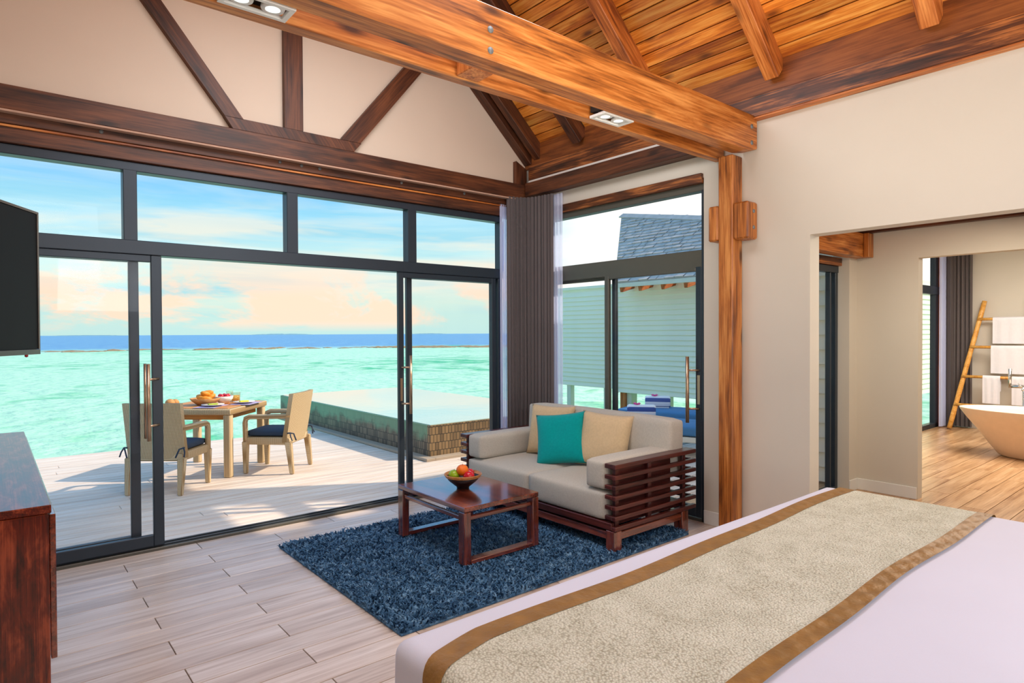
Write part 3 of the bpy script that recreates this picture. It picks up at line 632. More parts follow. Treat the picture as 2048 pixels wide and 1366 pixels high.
for a, b in ((9.27, 10.5), (10.58, 11.72)): pane((a, BYW+.03, .07), (b, BYW+.038, 2.14), w4); pane((a, BYW+.03, 2.27), (b, BYW+.038, 2.88), w4)
T(box('bathroom_post', 'ext_wood', (11.875, BYW-.03, 0), (11.985, BYW+.07, 2.95)), 'narrow reddish timber post beside the bathroom window frame', 'post')

# ================================================================ EXTERIOR
me = bpy.data.meshes.new('sea'); R_ = 6000
me.from_pydata([(-R_, -R_, 0), (R_, -R_, 0), (R_, R_, 0), (-R_, R_, 0)], [], [(0, 1, 2, 3)])
T(link('sea', me, 'sea', None, (0, 0, -1.3)), 'turquoise lagoon and blue sea reaching to the horizon', 'sea')
def island(name, az, dist, width, h, label, mat='hazy_scrub'):
    a = math.radians(az); c = Vector((math.cos(a), math.sin(a), 0))*dist; d = Vector((-math.sin(a), math.cos(a), 0))
    rnd = random.Random(int(az*10)); nn = 24; vs = []; fs = []
    for i in range(nn+1):
        t = i/nn*2-1; hh = h*(1-t*t)**.6*(.7+.3*rnd.random())
        for dd, z in ((-dist*.02, 0), (0, hh+.2), (dist*.02, 0)): vs.append(tuple(d*t*width/2+c.normalized()*dd+Vector((0, 0, z))))
    for i in range(nn):
        for k in range(2): fs.append((i*3+k, (i+1)*3+k, (i+1)*3+k+1, i*3+k+1))
    me = bpy.data.meshes.new(name); me.from_pydata(vs, [], fs); return T(link(name, me, mat, None, c+Vector((0, 0, -1.32))), label, 'island')
island('island', 50.2+math.degrees(math.atan((1024-565)/1255.)), 3200, 290, 6, 'low distant island on the horizon behind the dining table')
island('island', 50.2+math.degrees(math.atan((1024-180)/1255.)), 3000, 260, 3.5, 'flat pale islet on the horizon beside the television')
island('island', 50.2+math.degrees(math.atan((1024-860)/1255.)), 3200, 180, 5, 'faint low island on the horizon through the right sliding door')
# reef rocks
rbm = bmesh.new(); rnd = random.Random(3)
for i in range(150):
    az = math.radians(rnd.uniform(50, 88) if i > 90 else rnd.uniform(49, 62)); dd = rnd.uniform(128, 142)
    rr_ = rnd.uniform(.5, 1.6); mt = Matrix.Translation((math.cos(az)*dd, math.sin(az)*dd, -1.35)) @ Matrix.Diagonal((rr_*1.6, rr_, .16+rnd.random()*.14, 1))
    bmesh.ops.create_icosphere(rbm, subdivisions=1, radius=1, matrix=mt)
me = bpy.data.meshes.new('reef'); rbm.to_mesh(me); rbm.free()
rf = link('reef_rocks', me, 'sand'); T(rf, 'thin line of brown reef rocks breaking the lagoon far out', 'reef'); rf['kind'] = 'stuff'
# deck
DZ = -.03
dk = empty('deck'); tag(dk, kind='structure')
pit_d = .142
ks = 0; y = 5.225
rnd = random.Random(5)
while y < 10.05:
    cuts = [-4.6, rnd.uniform(-2.0, 1.8), 4.12 if y > 6.55 else rnd.uniform(4.4, 4.9)]
    if y < 6.55: cuts.append(9.2)
    for a, b in zip(cuts, cuts[1:]): box('deck_board', 'deck', (a+.002, y, DZ-.03), (b-.002, y+pit_d-.010, DZ), dk, bev=.003)
    y += pit_d
y = 2.76
while y < 5.2:
    box('deck_board', 'deck', (4.62, y, DZ-.03), (9.2, y+pit_d-.01, DZ), dk, bev=.003); y += pit_d
box('deck_joist', 'black', (-4.6, 5.22, DZ-.16), (4.12, 10.03, DZ-.032), dk, bev=0); box('deck_joist', 'black', (4.12, 2.76, DZ-.16), (9.2, 6.6, DZ-.032), dk, bev=0)
for x in (-4, -1, 1.5, 4.0):
    for yy in (6, 9.8): tube('deck_pile', 'ext_white', [(x, yy, -1.6), (x, yy, -.19)], .13, dk, 12)
# plunge pool
pl = empty('plunge_pool', (5.55, 9.35, DZ), 0, 'raised rectangular plunge pool with dark mossy tiles beside the deck', 'pool')
px, py, ph = 1.30, 2.63, .43
for lo, hi, mt in (((-px, -py+.06, 0), (-px+.06, py, ph-.01), 'tile'), ((px-.06, -py+.06, 0), (px, py, ph-.01), 'tile'), ((-px, -py, 0), (px, -py+.06, ph-.01), 'tile2'), ((-px+.06, py-.06, 0), (px-.06, py, ph-.01), 'tile')):
    q = [(lo[0], lo[1], 0), (hi[0], lo[1], 0), (hi[0], hi[1], 0), (lo[0], hi[1], 0)]; link('pool_wall', poly_me(q, ph-.01, (0, 0, 1)), mt, pl)
link('pool_water', poly_me([(-px+.02, -py+.02, ph-.01), (px-.02, -py+.02, ph-.01), (px-.02, py-.02, ph-.01), (-px+.02, py-.02, ph-.01)], .008, (0, 0, 1)), 'poolwater', pl)
box('kerb', 'curb', (-px-.13, -py-.13, 0), (-px-.002, py, .035), pl); box('kerb', 'curb', (-px-.002, -py-.13, 0), (px, -py-.002, .035), pl)
box('pool_support', 'ext_white', (-px+.1, -py+.4, -1.6), (px-.1, py-.1, -.01), pl, bev=0)

# neighbouring siding building
nb = empty('siding_building', (10, 6.4, 0), 0, 'pale green clapboard building with a grey shingled roof on stilts over the water', 'building')
def siding(par, x, ya, yb, z0, z1, pitch, axis='y'):
    nrow = int((z1-z0)/pitch)
    for i in range(nrow):
        z = z0+i*pitch
        if axis == 'y':
            pts = [(x, 0, z), (x-.032, 0, z), (x-.006, 0, z+pitch+.004), (x, 0, z+pitch+.004)]
            k = ('sdy', round(yb-ya, 3), round(pitch, 4)); off = (0, ya, z)
            if k not in CACHE: CACHE[k] = poly_me([(p[0]-x, 0, p[2]-z) for p in pts], yb-ya, (0, 1, 0))
            link('siding_board', CACHE[k], 'siding', par, (x, ya, z))
        else:
            k = ('sdx', round(yb-ya, 3), round(pitch, 4))
            if k not in CACHE: CACHE[k] = poly_me([(0, 0, 0), (0, -.032, 0), (0, -.006, pitch+.004), (0, 0, pitch+.004)], yb-ya, (1, 0, 0))
            link('siding_board', CACHE[k], 'siding', par, (ya, x, z))
box('wall_core', 'siding', (.0, -2.1, .32), (7.2, 2.22, 2.55), nb, bev=0)
siding(nb, 0, -2.0, 2.2, .33, 2.56, .0975)
siding(nb, -2.1, .02, 7.2, .33, 2.56, .0975, 'x')
box('corner_trim', 'ext_white', (-.03, -2.12, .3), (.04, -1.99, 2.56), nb); box('corner_trim', 'siding', (-.03, 2.19, .3), (.04, 2.28, 2.56), nb)
for yy in (-1.6, -.2, 1.0, 1.9):
    box('stilt', 'ext_white', (.1, yy, -1.6), (.28, yy+.18, .32), nb)
box('stilt', 'ext_wood', (.05, 2.02, -1.6), (.12, 2.16, .32), nb); box('stilt', 'ext_wood', (.05, 1.2, -1.6), (.12, 1.3, .32), nb)
# roof slab on its sloping plane
P = [Vector((-.42, 1.87, 2.50)), Vector((-.42, -2.5, 2.50)), Vector((.62, -2.5, 3.33)), Vector((1.25, 1.0-.0, 3.83)), Vector((1.88, 3.64, 4.34))]
nrm = (P[1]-P[0]).cross(P[4]-P[0]).normalized(); nrm = nrm if nrm.z > 0 else -nrm
link('roof', poly_me(P, .05, nrm), 'shingle', nb)
def roof_rows():
    bm = bmesh.new(); e0, e1 = P[0]+nrm*.052, P[1]+nrm*.052; rows = 22
    up = (P[4]-P[0]).cross(Vector((0, 0, 1))); 
    sl = Vector((1, 0, .8)).normalized(); edge = Vector((0, 1, 0)); H = (P[4]-P[0]).dot(sl)
    rn = random.Random(2)
    for i in range(rows):
        s0, s1 = H*i/rows, H*(i+1.12)/rows
        # y-limits of the roof at this height
        t = s0*Vector((1, 0, .8)).normalized().x
        xx = -.42+t
        yl = 1.87+(3.64-1.87)*(xx+.42)/(1.88+.42); yr = -2.5 if xx < .62 else (-2.5+(1.0+2.5)*(xx-.62)/(1.25-.62) if xx < 1.25 else 1+2.64*(xx-1.25)/.63)
        yy = yr
        while yy < yl-.05:
            w = min(rn.uniform(.14, .3), yl-yy); b0 = Vector((xx, yy, 2.5+t*.8))+nrm*.052; lift = nrm*rn.uniform(.012, .03)
            v = [b0+lift, b0+edge*(w-.012)+lift, b0+edge*(w-.012)+sl*(s1-s0), b0+sl*(s1-s0), b0, b0+edge*(w-.012)]
            if i >= rows-2: v[2] -= sl*(s1-s0)*.4; v[3] -= sl*(s1-s0)*.4
            q = [bm.verts.new(p) for p in v]; bm.faces.new(q[:4]); bm.faces.new((q[0], q[4], q[5], q[1])); yy += w
    me = bpy.data.meshes.new('shingles'); bm.to_mesh(me); bm.free(); return me
o = link('shingle_courses', roof_rows(), 'shingle', nb); o['kind'] = 'stuff'
beam('ridge_cap', 'shingle', P[2]+nrm*.07, P[3]+nrm*.07, .16, .03, nb, nrm); beam('ridge_cap', 'shingle', P[3]+nrm*.07, P[4]+nrm*.07, .16, .03, nb, nrm)
box('eave_fascia', 'ext_white', (-.47, -2.5, 2.44), (-.42, 1.87, 2.52), nb)
for yy in (1.80, 1.34, .81, .31, -.2, -.7, -1.2, -1.7):
    beam('eave_bracket', 'ext_wood', (-.38, yy-.04, 2.40), (.02, yy-.04, 2.50), .07, .10, nb)
box('back_wall_core', 'siding', (2.4, -2.1, 2.5), (3.2, 2.2, 3.9), nb, bev=0)
# screen wall
sw = empty('screen_wall', (10, 9.95, 0), 0, 'pale green clapboard privacy wall over the water, left of the shingled building', 'wall')
box('wall_core', 'siding', (0, -1.25, .38), (.12, 1.25, 2.53), sw, bev=0)
siding(sw, 0, -1.25, 1.25, .39, 2.50, .0975)
box('coping', 'siding', (-.05, -1.27, 2.50), (.15, 1.27, 2.56), sw)
for yy in (-1.1, 0, 1.05): box('stilt', 'ext_white', (.0, yy, -1.6), (.12, yy+.12, .38), sw)

# cladding on the outside of the bathroom wing facing the hall window
clad = empty('wall_cladding', (6.56, 3.12, 0)); tag(clad, kind='structure')
siding(clad, 0, -.39, .40, .02, 3.0, .15)
# ---- sun loungers with towels
def lounger(loc, rz, label):
    t = empty('sun_lounger', loc, rz, label, 'lounger', 'sun loungers on the side deck')
    Lh = .95
    box('frame', 'ext_white', (-Lh, -.33, .20), (Lh, .33, .27), t, bev=.01)
    for sx in (-.85, .85):
        for sy in (-.28, .28): box('leg', 'ext_white', (sx-.03, sy-.03, 0), (sx+.03, sy+.03, .198), t)
    link('cushion', cushion_me(1.9, .66, .14, .01, .04, 6), 'blue_pad', t, (0, 0, .345), smooth=True); return t
def towel_roll(loc, rz, label):
    t = empty('rolled_towel', loc, rz, label, 'towel', 'rolled striped towels on the loungers')
    link('roll', lathe_me([(0, -.18), (.075, -.19), (.09, -.165), (.09, .165), (.075, .19), (0, .18)], 20), 'stripe', t, (0, 0, .093), (0, PI/2, 0), smooth=True)
    # loose outer flap
    box('flap', 'towel', (-.17, -.10, .004), (.17, .0, .016), t, bev=.004)
    return t
def flower(loc, label):
    t = empty('orchid_bloom', loc, 0, label, 'flower', 'pink blooms on the rolled towels')
    for k in range(5):
        a = 2*PI*k/5; bm = bmesh.new(); bmesh.ops.create_icosphere(bm, subdivisions=2, radius=1, matrix=Matrix.Rotation(a, 4, 'Z') @ Matrix.Translation((.025, 0, .012)) @ Matrix.Rotation(-.5, 4, 'Y') @ Matrix.Diagonal((.036, .022, .008, 1)))
        me = bpy.data.meshes.new('petal'); bm.to_mesh(me); bm.free(); link('petal', me, 'pink', t, smooth=True)
    return t
LR = math.radians(-72)
lounger((8.03, 5.60, DZ), LR, 'far blue cushioned sun lounger, nearer the siding building')
lounger((6.95, 4.85, DZ), LR, 'near blue cushioned sun lounger just behind the sofa back')
towel_roll((7.93, 6.00, .392), math.radians(-55), 'rolled blue striped towel on the far lounger')
towel_roll((6.80, 5.42, .392), math.radians(-50), 'rolled blue striped towel on the near lounger')
flower((7.90, 6.04, .565), 'pink bloom on the far rolled towel'); flower((6.77, 5.47, .565), 'pink bloom on the near rolled towel')

# ---- dining table + chairs on the deck
TA = math.radians(47.4)
dt = empty('dining_table', (2.0, 7.91, DZ), TA, 'square wicker dining table laid for breakfast on the deck', 'table')
box('tabletop', 'wicker', (-.46, -.46, .695), (.46, .46, .76), dt, bev=.015, seg=2)
box('top_inlay', 'teak', (-.40, -.40, .758), (.40, .40, .766), dt, bev=.002)
for a in (0, 1, 2, 3):
    o = box('apron', 'teak', (-.36, .34, .63), (.36, .36, .694), dt, bev=.002) if a == 0 else None
    if a:
        m0 = {1: ((-.36, -.36, .63), (.36, -.34, .694)), 2: ((.34, -.34, .63), (.36, .34, .694)), 3: ((-.36, -.34, .63), (-.34, .34, .694))}[a]; box('apron', 'teak', m0[0], m0[1], dt, bev=.002)
for sx in (-1, 1):
    for sy in (-1, 1): box('leg', 'wicker', (sx*.405-.04, sy*.405-.04, 0), (sx*.405+.04, sy*.405+.04, .694), dt, bev=.012, seg=2)
def taper_me(p0, p1, w0, w1):
    bm = bmesh.new(); vs = []
    for p, w in ((p0, w0), (p1, w1)):
        for sx, sy in ((-1, -1), (1, -1), (1, 1), (-1, 1)): vs.append(bm.verts.new((p[0]+sx*w/2, p[1]+sy*w/2, p[2])))
    bm.faces.new(vs[3::-1]); bm.faces.new(vs[4:])
    for k in range(4): bm.faces.new((vs[k], vs[(k+1) % 4], vs[4+(k+1) % 4], vs[4+k]))
    bmesh.ops.bevel(bm, geom=bm.edges[:], offset=.008, segments=2, affect='EDGES'); me = bpy.data.meshes.new('leg'); bm.to_mesh(me); bm.free(); return me
def chair():
    """faces local +X"""
    t = empty('wicker_armchair', (0, 0, 0))
    bm = bmesh.new()  # back: slab curved in plan, leaning
    nu, nv, th = 10, 6, .05; grid = {}
    for s in (0, 1):
        for i in range(nu+1):
            for j in range(nv+1):
                yv = -.29+.58*i/nu; zv = .36+.55*j/nv; cur = .035*(1-(yv/.29)**2); x = -.235-(zv-.36)*.16-cur+(th if s else 0)
                grid[s, i, j] = bm.verts.new((x, yv*(1-.02*(zv-.36)), zv))
    for s in (0, 1):
        for i in range(nu):
            for j in range(nv):
                q = [grid[s, i, j], grid[s, i+1, j], grid[s, i+1, j+1], grid[s, i, j+1]]; bm.faces.new(q if s else q[::-1])
    for i in range(nu): bm.faces.new((grid[0, i, 0], grid[0, i+1, 0], grid[1, i+1, 0], grid[1, i, 0])); bm.faces.new((grid[0, i, nv], grid[1, i, nv], grid[1, i+1, nv], grid[0, i+1, nv]))
    for j in range(nv): bm.faces.new((grid[0, 0, j], grid[1, 0, j], grid[1, 0, j+1], grid[0, 0, j+1])); bm.faces.new((grid[0, nu, j], grid[0, nu, j+1], grid[1, nu, j+1], grid[1, nu, j]))
    bmesh.ops.recalc_face_normals(bm, faces=bm.faces[:])
    me = bpy.data.meshes.new('back'); bm.to_mesh(me); bm.free(); link('backrest', me, 'wicker', t)
    box('seat_frame', 'wicker', (-.26, -.28, .33), (.28, .28, .415), t, bev=.015, seg=2)
    for sy in (-1, 1):
        link('leg', taper_me((-.29, sy*.262, 0), (-.25, sy*.262, .37), .045, .07), 'wicker', t)
        link('leg', taper_me((.25, sy*.262, 0), (.25, sy*.262, .37), .045, .065), 'wicker', t)
        tube('armrest', 'wicker', [(.25, sy*.262, .36), (.255, sy*.262, .58), (.245, sy*.262, .625), (.20, sy*.262, .645), (-.05, sy*.262, .65), (-.28, sy*.262, .655)], .03, t, 8)
    link('seat_cushion', cushion_me(.50, .48, .07, .012, .025, 6), 'navy', t, (.01, 0, .452), smooth=True)
    for sy in (-1, 1):
        b_ = tube('cushion_tie', 'navy', [(-.2, sy*.25, .46), (-.25, sy*.285, .465), (-.285, sy*.297, .47), (-.315, sy*.27, .46), (-.33, sy*.24, .38)], .008, t, 6)
        tube('tie_end', 'navy', [(-.285, sy*.297, .47), (-.30, sy*.315, .43), (-.32, sy*.32, .385)], .007, b_, 6)
    return t
c0 = chair(); c0.location = (1.42, 7.20, DZ); c0.rotation_euler = (0, 0, math.radians(49))
tag(c0, 'wicker armchair with navy cushion, back to the room, left of the table', 'chair', 'wicker dining chairs on the deck')
c1 = copy_tree(c0); c1.location = (2.59, 7.42, DZ); c1.rotation_euler = (0, 0, math.radians(136))
c1['label'] = 'wicker armchair with navy cushion seen from the side, right of the table'
def onT(x, y, z=.77): # point on table top, local -> world
    return (2.0+x*math.cos(TA)-y*math.sin(TA), 7.91+x*math.sin(TA)+y*math.cos(TA), DZ+z)
def ball(name, mat, loc, r, parent=None, sq=(1, 1, 1), sub=2, rot=(0, 0, 0)):
    bm = bmesh.new(); bmesh.ops.create_icosphere(bm, subdivisions=sub+1, radius=1, matrix=Matrix.Diagonal((r*sq[0], r*sq[1], r*sq[2], 1)))
    me = bpy.data.meshes.new(name); bm.to_mesh(me); bm.free(); return link(name, me, mat, parent, loc, rot, True)
bw = empty('wicker_basket', onT(-.08, .03), 0, 'shallow woven basket of orange pastries on the dining table', 'basket')
link('basket_shell', lathe_me([(0, 0), (.09, 0), (.15, .05), (.165, .075), (.155, .075), (.14, .05), (.085, .012), (0, .012)], 28), 'bread', bw, smooth=True)
for k, (a, b_, c_) in enumerate([(-.07, .02, .085), (.0, .06, .09), (.06, .03, .09), (.02, -.05, .085), (-.03, -.02, .125), (.05, 0.0, .13), (-.08, -.05, .075)]):
    p = onT(-.08+a, .03+b_, .77+c_)
    T(ball('pastry', 'croissant', p, .045, None, (1.5, .8, .7), 1, (random.uniform(-.4, .4), random.uniform(-.5, .5), random.uniform(0, 3))), 'orange pastry piled in the woven basket on the dining table', 'pastry', 'orange pastries in the basket')
bb = empty('bread_basket', onT(-.33, .30), 0, 'small tan bread bun pot at the left edge of the dining table', 'bread')
ball('bun', 'bread', (0, 0, .045), .05, bb, (1, 1, .9)); ball('bun', 'bread', (.06, .05, .04), .045, bb, (1, 1, .9))
wbw = empty('serving_bowl', onT(.06, -.12), 0, 'white serving bowl of red fruit in the middle of the dining table', 'bowl')
link('bowl_shell', lathe_me([(0, 0), (.05, 0), (.095, .05), (.10, .085), (.092, .085), (.085, .05), (0, .02)], 28), 'porcelain', wbw, smooth=True)
for k in range(5):
    a = 2*PI*k/5; ball('berry', 'apple', (.045*math.cos(a), .045*math.sin(a), .085), .027, wbw, sub=1)
jug = empty('juice_glass', onT(.26, -.16), 0, 'squat glass of pale orange juice on the right of the dining table', 'glass')
link('glass_wall', lathe_me([(.05, 0), (.055, .11), (.051, .11), (.046, .006), (0, .006)], 24), 'glass_drink', jug, smooth=True)
link('juice', lathe_me([(0, .008), (.044, .008), (.047, .075), (0, .075)], 20), plain('juice', (252, 206, 110), .2), jug, smooth=True)
jug2 = empty('water_glass', onT(.33, -.05), 0, 'clear drinking glass beside the juice glass on the dining table', 'glass')
link('glass_wall', lathe_me([(.035, 0), (.04, .12), (.037, .12), (.032, .006), (0, .006)], 24), 'glass_drink', jug2, smooth=True)
def plate(x, y, label, mat):
    p = empty('place_setting_plate', onT(x, y), 0, label, 'plate'); link('plate_disc', lathe_me([(0, .006), (.07, .006), (.12, .016), (.12, .02), (.07, .011), (0, .011)], 30), 'porcelain', p, (0, 0, .004), smooth=True)
    box('napkin', mat, (-.05, -.03, .017), (.05, .03, .03), p, bev=.006); return p
mats = [((-.2, -.05), (-.38, -.18), 'lilac placemat at the near left place of the dining table'), ((.12, -.3), (-.06, -.42), 'lilac placemat at the near right place of the dining table')]
for (mx_, my_), _, lb in mats:
    o = link('placemat', box_me((.34, .24, .004), 'lilac', .001), 'lilac', None, onT(mx_-.05, my_-.08, .769), (0, 0, TA)); T(o, lb, 'placemat')
plate(-.25, -.15, 'white plate with green napkin at the near left place', 'greenmat'); plate(.06, -.36, 'white plate with yellow napkin at the near right place', 'yellow')

# ================================================================ RUG
def rug():
    t = empty('shag_rug', (2.85, 3.69, 0), 0, 'deep blue shaggy rectangular rug under the coffee table and sofa front', 'rug')
    hx, hy = 1.25, .875
    box('rug_backing', 'rug', (-hx, -hy, .001), (hx, hy, .014), t, bev=.002)
    rng = np.random.default_rng(4); n = 52000
    x = rng.uniform(-hx, hx, n); y = rng.uniform(-hy, hy, n); a = rng.uniform(0, 2*np.pi, n); h = rng.uniform(.012, .032, n)*(1+.25*np.sin(x*9+np.sin(y*7)*2)*np.sin(y*11)); w = rng.uniform(.004, .009, n)
    lean = rng.uniform(.004, .022, n); b = rng.uniform(0, 2*np.pi, n)
    base = np.stack([x, y, np.full(n, .012)], 1); d = np.stack([np.cos(a), np.sin(a), 0*a], 1)*w[:, None]
    l = np.stack([np.cos(b)*lean, np.sin(b)*lean, h], 1)
    l2 = l*1.0; mid = base+l*.6+np.stack([0*a, 0*a, h*.18], 1)
    tip = base+l2; tip[:, 0] += np.cos(b)*.007; tip[:, 1] += np.sin(b)*.007
    V = np.stack([base-d, base+d, mid+d*.9, mid-d*.9, tip+d*.35, tip-d*.35], 1).reshape(-1, 3)
    k = np.arange(n)*6; Q = np.stack([np.stack([k, k+1, k+2, k+3], 1), np.stack([k+3, k+2, k+4, k+5], 1)], 1).reshape(-1, 4)
    me = bpy.data.meshes.new('pile'); me.vertices.add(len(V)); me.vertices.foreach_set('co', V.ravel()); me.loops.add(Q.size); me.loops.foreach_set('vertex_index', Q.ravel())
    me.polygons.add(len(Q)); me.polygons.foreach_set('loop_start', np.arange(0, Q.size, 4)); me.polygons.foreach_set('loop_total', np.full(len(Q), 4)); me.update()
    o = link('pile', me, 'rug', t); o['kind'] = 'stuff'; return t
rug()

# ================================================================ COFFEE TABLE
ct = empty('coffee_table', (2.68, 3.745, .036), 0, 'low reddish brown wooden coffee table with loop legs on the blue rug', 'table')
hx, hy, H = .325, .43, .380
box('tabletop', 'mahog', (-hx, -hy, H-.032), (hx, hy, H), ct, bev=.004)
for sy in (-1, 1):
    y0, y1_ = (sy*hy-(.07 if sy > 0 else 0), sy*hy+(.07 if sy < 0 else 0))
    for sx in (-1, 1):
        x0 = sx*hx-(.055 if sx > 0 else 0); box('leg', 'mahog', (x0, y0, 0), (x0+.055, y1_, H-.034), ct)
    box('floor_bar', 'mahog', (-hx+.056, y0, 0), (hx-.056, y1_, .028), ct)
    box('stretcher', 'mahog', (-hx+.056, y0+.02, .285), (hx-.056, y1_-.02, .313), ct)
for sx in (-1, 1):
    x0 = sx*hx-(.04 if sx > 0 else -.012); box('stretcher', 'mahog', (x0, -hy+.071, .285), (x0+.028, hy-.071, .313), ct)
TZ = .036+H
fbw = empty('fruit_bowl', (2.66, 3.76, TZ+.001), 0, 'black bowl with a pale wooden rim holding fruit on the coffee table', 'bowl')
link('bowl_body', lathe_me([(0, 0), (.045, 0), (.047, .012), (.06, .022), (.10, .055), (.128, .088), (.122, .088), (.09, .05), (.05, .025), (0, .022)], 36), 'bowl_out', fbw, smooth=True)
link('rim', lathe_me([(.1285, .085), (.139, .104), (.134, .108), (.121, .088)], 36), 'bowl_rim', fbw, smooth=True)
def fruit(nm, mat, p, r_, label, sq=(1, 1, .93), cat='fruit'):
    t = empty(nm, (fbw.location.x+p[0], fbw.location.y+p[1], fbw.location.z+p[2]), 0, label, cat)
    bm = bmesh.new(); bmesh.ops.create_uvsphere(bm, u_segments=24, v_segments=14, radius=1)
    for v in bm.verts:
        q = v.co; rr_ = math.hypot(q.x, q.y); q.z -= math.copysign(.18*max(0, 1-rr_*2.6), q.z); v.co = Vector((q.x*r_*sq[0], q.y*r_*sq[1], q.z*r_*sq[2]))
    me = bpy.data.meshes.new(nm); bm.to_mesh(me); bm.free(); link('flesh', me, mat, t, smooth=True)
    tube('stem', 'bowl_rim', [(0, 0, r_*.72), (.003, 0, r_*1.02)], .002, t, 6); return t
fruit('orange', 'orange', (-.005, -.0, .132), .045, 'orange on top of the fruit in the coffee table bowl')
fruit('green_apple', 'lime', (-.048, .045, .095), .042, 'green apple at the left of the fruit bowl')
fruit('red_apple', 'apple', (.015, -.052, .092), .042, 'glossy red apple at the front of the fruit bowl')
fruit('red_apple', 'apple', (.065, .01, .098), .037, 'smaller red apple at the right of the fruit bowl')

# ================================================================ SOFA
so = empty('sofa', (3.78, 3.79, 0), 0, 'two seat sofa with dark slatted wood sides and oatmeal cushions', 'sofa')
sx0, sx1, sy0, sy1 = -.475, .485, -.93, .92
for sy in (-1, 1):
    yo = sy0 if sy < 0 else sy1; inn = yo-sy*.035
    for i in range(7):
        z = .615-.0715*i
        lo, hi = (sx0, min(yo, inn), z-.015), (sx1, max(yo, inn), z+.015)
        if i == 0: box('arm_top', 'merbau', (sx0, min(yo, yo-sy*.10), z-.012), (sx1, max(yo, yo-sy*.10), z+.02), so)
        else:
            box('side_slat', 'merbau', lo, hi, so)
            if i < 6: box('front_slat', 'merbau', (sx0-.0, min(inn, yo-sy*.10), z-.015), (sx0+.03, max(inn, yo-sy*.10), z+.015), so)
    box('side_panel', 'merbau', (sx0+.07, min(yo-sy*.072, yo-sy*.066), .225), (.24, max(yo-sy*.072, yo-sy*.066), .60), so, bev=0)
    for x in (sx0+.06, -.05, .375): box('side_post', 'merbau', (x-.02, min(inn, inn-sy*.03), .17), (x+.02, max(inn, inn-sy*.03), .60), so)
box('front_rail', 'merbau', (sx0, sy0+.036, .172), (sx0+.03, sy1-.036, .222), so)
box('seat_deck', 'merbau', (sx0+.031, sy0+.07, .19), (sx1-.04, sy1-.07, .222), so)
for a, b in ((sx0+.01, sx0+.06), (sx1-.14, sx1-.09)): box('base_rail', 'mahog', (a, sy0+.02, .10), (b, sy1-.02, .155), so)
for yo in (sy0+.02, sy1-.07): box('base_rail', 'mahog', (sx0+.061, yo, .10), (sx1-.141, yo+.05, .155), so)
for a in (sx0+.0, sx1-.17):
    for b in (sy0+.01, sy1-.09): box('leg', 'mahog', (a, b, .0), (a+.08, b+.08, .168), so)
for i in range(6): box('back_slat', 'merbau', (sx1-.04, sy0+.04, .26+.0715*i-.015), (sx1-.01, sy1-.04, .26+.0715*i+.015), so)
seat_w = .83
for yc in (sy0+.10+seat_w/2, sy1-.10-seat_w/2):
    link('seat_cushion', cushion_me(.78, seat_w-.005, .205, .014, .03), 'sofa', so, (sx0+.005+.39, yc, .325), smooth=True)
for yc, in ((sy0+.20,), (sy1-.20,)):
    link('arm_cushion', cushion_me(.80, .19, .205, .008, .028), 'sofa', so, (sx0+.01+.40, yc, .54), smooth=True)
link('back_cushion', cushion_me(.20, 1.66, .44, .012, .035, 14), 'sofa', so, (.365, -.0, .645), (0, .05, 0), smooth=True)
def pillow(mat, s, t_, loc, rot, label, seed):
    o = link('throw_pillow', pillow_me(s, t_, seed=seed), mat, None, loc, rot, True); return T(o, label, 'pillow')
pillow('cream', .46, .14, (3.93, 4.17, .665), (math.radians(14), 0, math.radians(106)), 'cream throw pillow on the left, half hidden behind the teal one', 1)
pillow('cream', .46, .15, (3.93, 3.52, .655), (math.radians(15), math.radians(-3), math.radians(108)), 'cream throw pillow on the right of the teal one', 2)
pillow('teal', .45, .14, (3.76, 3.86, .645), (math.radians(20), math.radians(7), math.radians(120)), 'bright teal throw pillow in the middle of the sofa', 3)

# ================================================================ CURTAINS
def curtain(name, mat, path, z0, z1, amp, waves, parent, nz=10, flare=.0, thick=True):
    pts = [Vector((p[0], p[1], 0)) for p in path]; seglen = [0]
    for a, b in zip(pts, pts[1:]): seglen.append(seglen[-1]+(b-a).length)
    L = seglen[-1]; n = waves*10; vs = []; fs = []
    for j in range(nz+1):
        tz = j/nz
        for i in range(n+1):
            s = L*i/n; k = max(q for q in range(len(pts)-1) if seglen[q] <= s+1e-9); f_ = (s-seglen[k])/(seglen[k+1]-seglen[k]); p = pts[k].lerp(pts[k+1], f_)
            tv = (pts[k+1]-pts[k]).normalized(); nv = Vector((-tv.y, tv.x, 0)); ph = 2*PI*waves*i/n
            w = amp*(.75+.25*math.sin(i*.37))*(1-.15*tz); q = p+nv*(math.sin(ph+.5*math.sin(tz*2+i*.1))*w)+tv*(.006*math.sin(ph*2+1))
            vs.append((q.x, q.y, z0+(z1-z0)*tz))
    for j in range(nz):
        for i in range(n): a = j*(n+1)+i; fs.append((a, a+1, a+n+2, a+n+1))
    me = bpy.data.meshes.new(name); me.from_pydata(vs, [], fs); o = link(name, me, mat, parent, smooth=True)
    return o
cu = empty('corner_curtain', (0, 0, 0), 0, 'floor length charcoal grey drapes gathered in the corner between the glazed walls', 'curtain')
curtain('drape', 'drape', [(4.095, 4.985), (4.22, 4.96), (4.31, 4.90), (4.355, 4.78), (4.375, 4.60)], .02, 2.955, .026, 13, cu)
curtain('sheer_lining', 'sheer', [(4.055, 5.045), (4.15, 5.05)], .02, 2.88, .012, 4, cu)
curtain('sheer_lining', 'sheer', [(4.405, 4.75), (4.41, 4.50)], .02, 2.95, .012, 5, cu)
cu2 = empty('bathroom_curtain', (0, 0, 0), 0, 'grey drape with a white voile hanging beside the bathroom window', 'curtain')
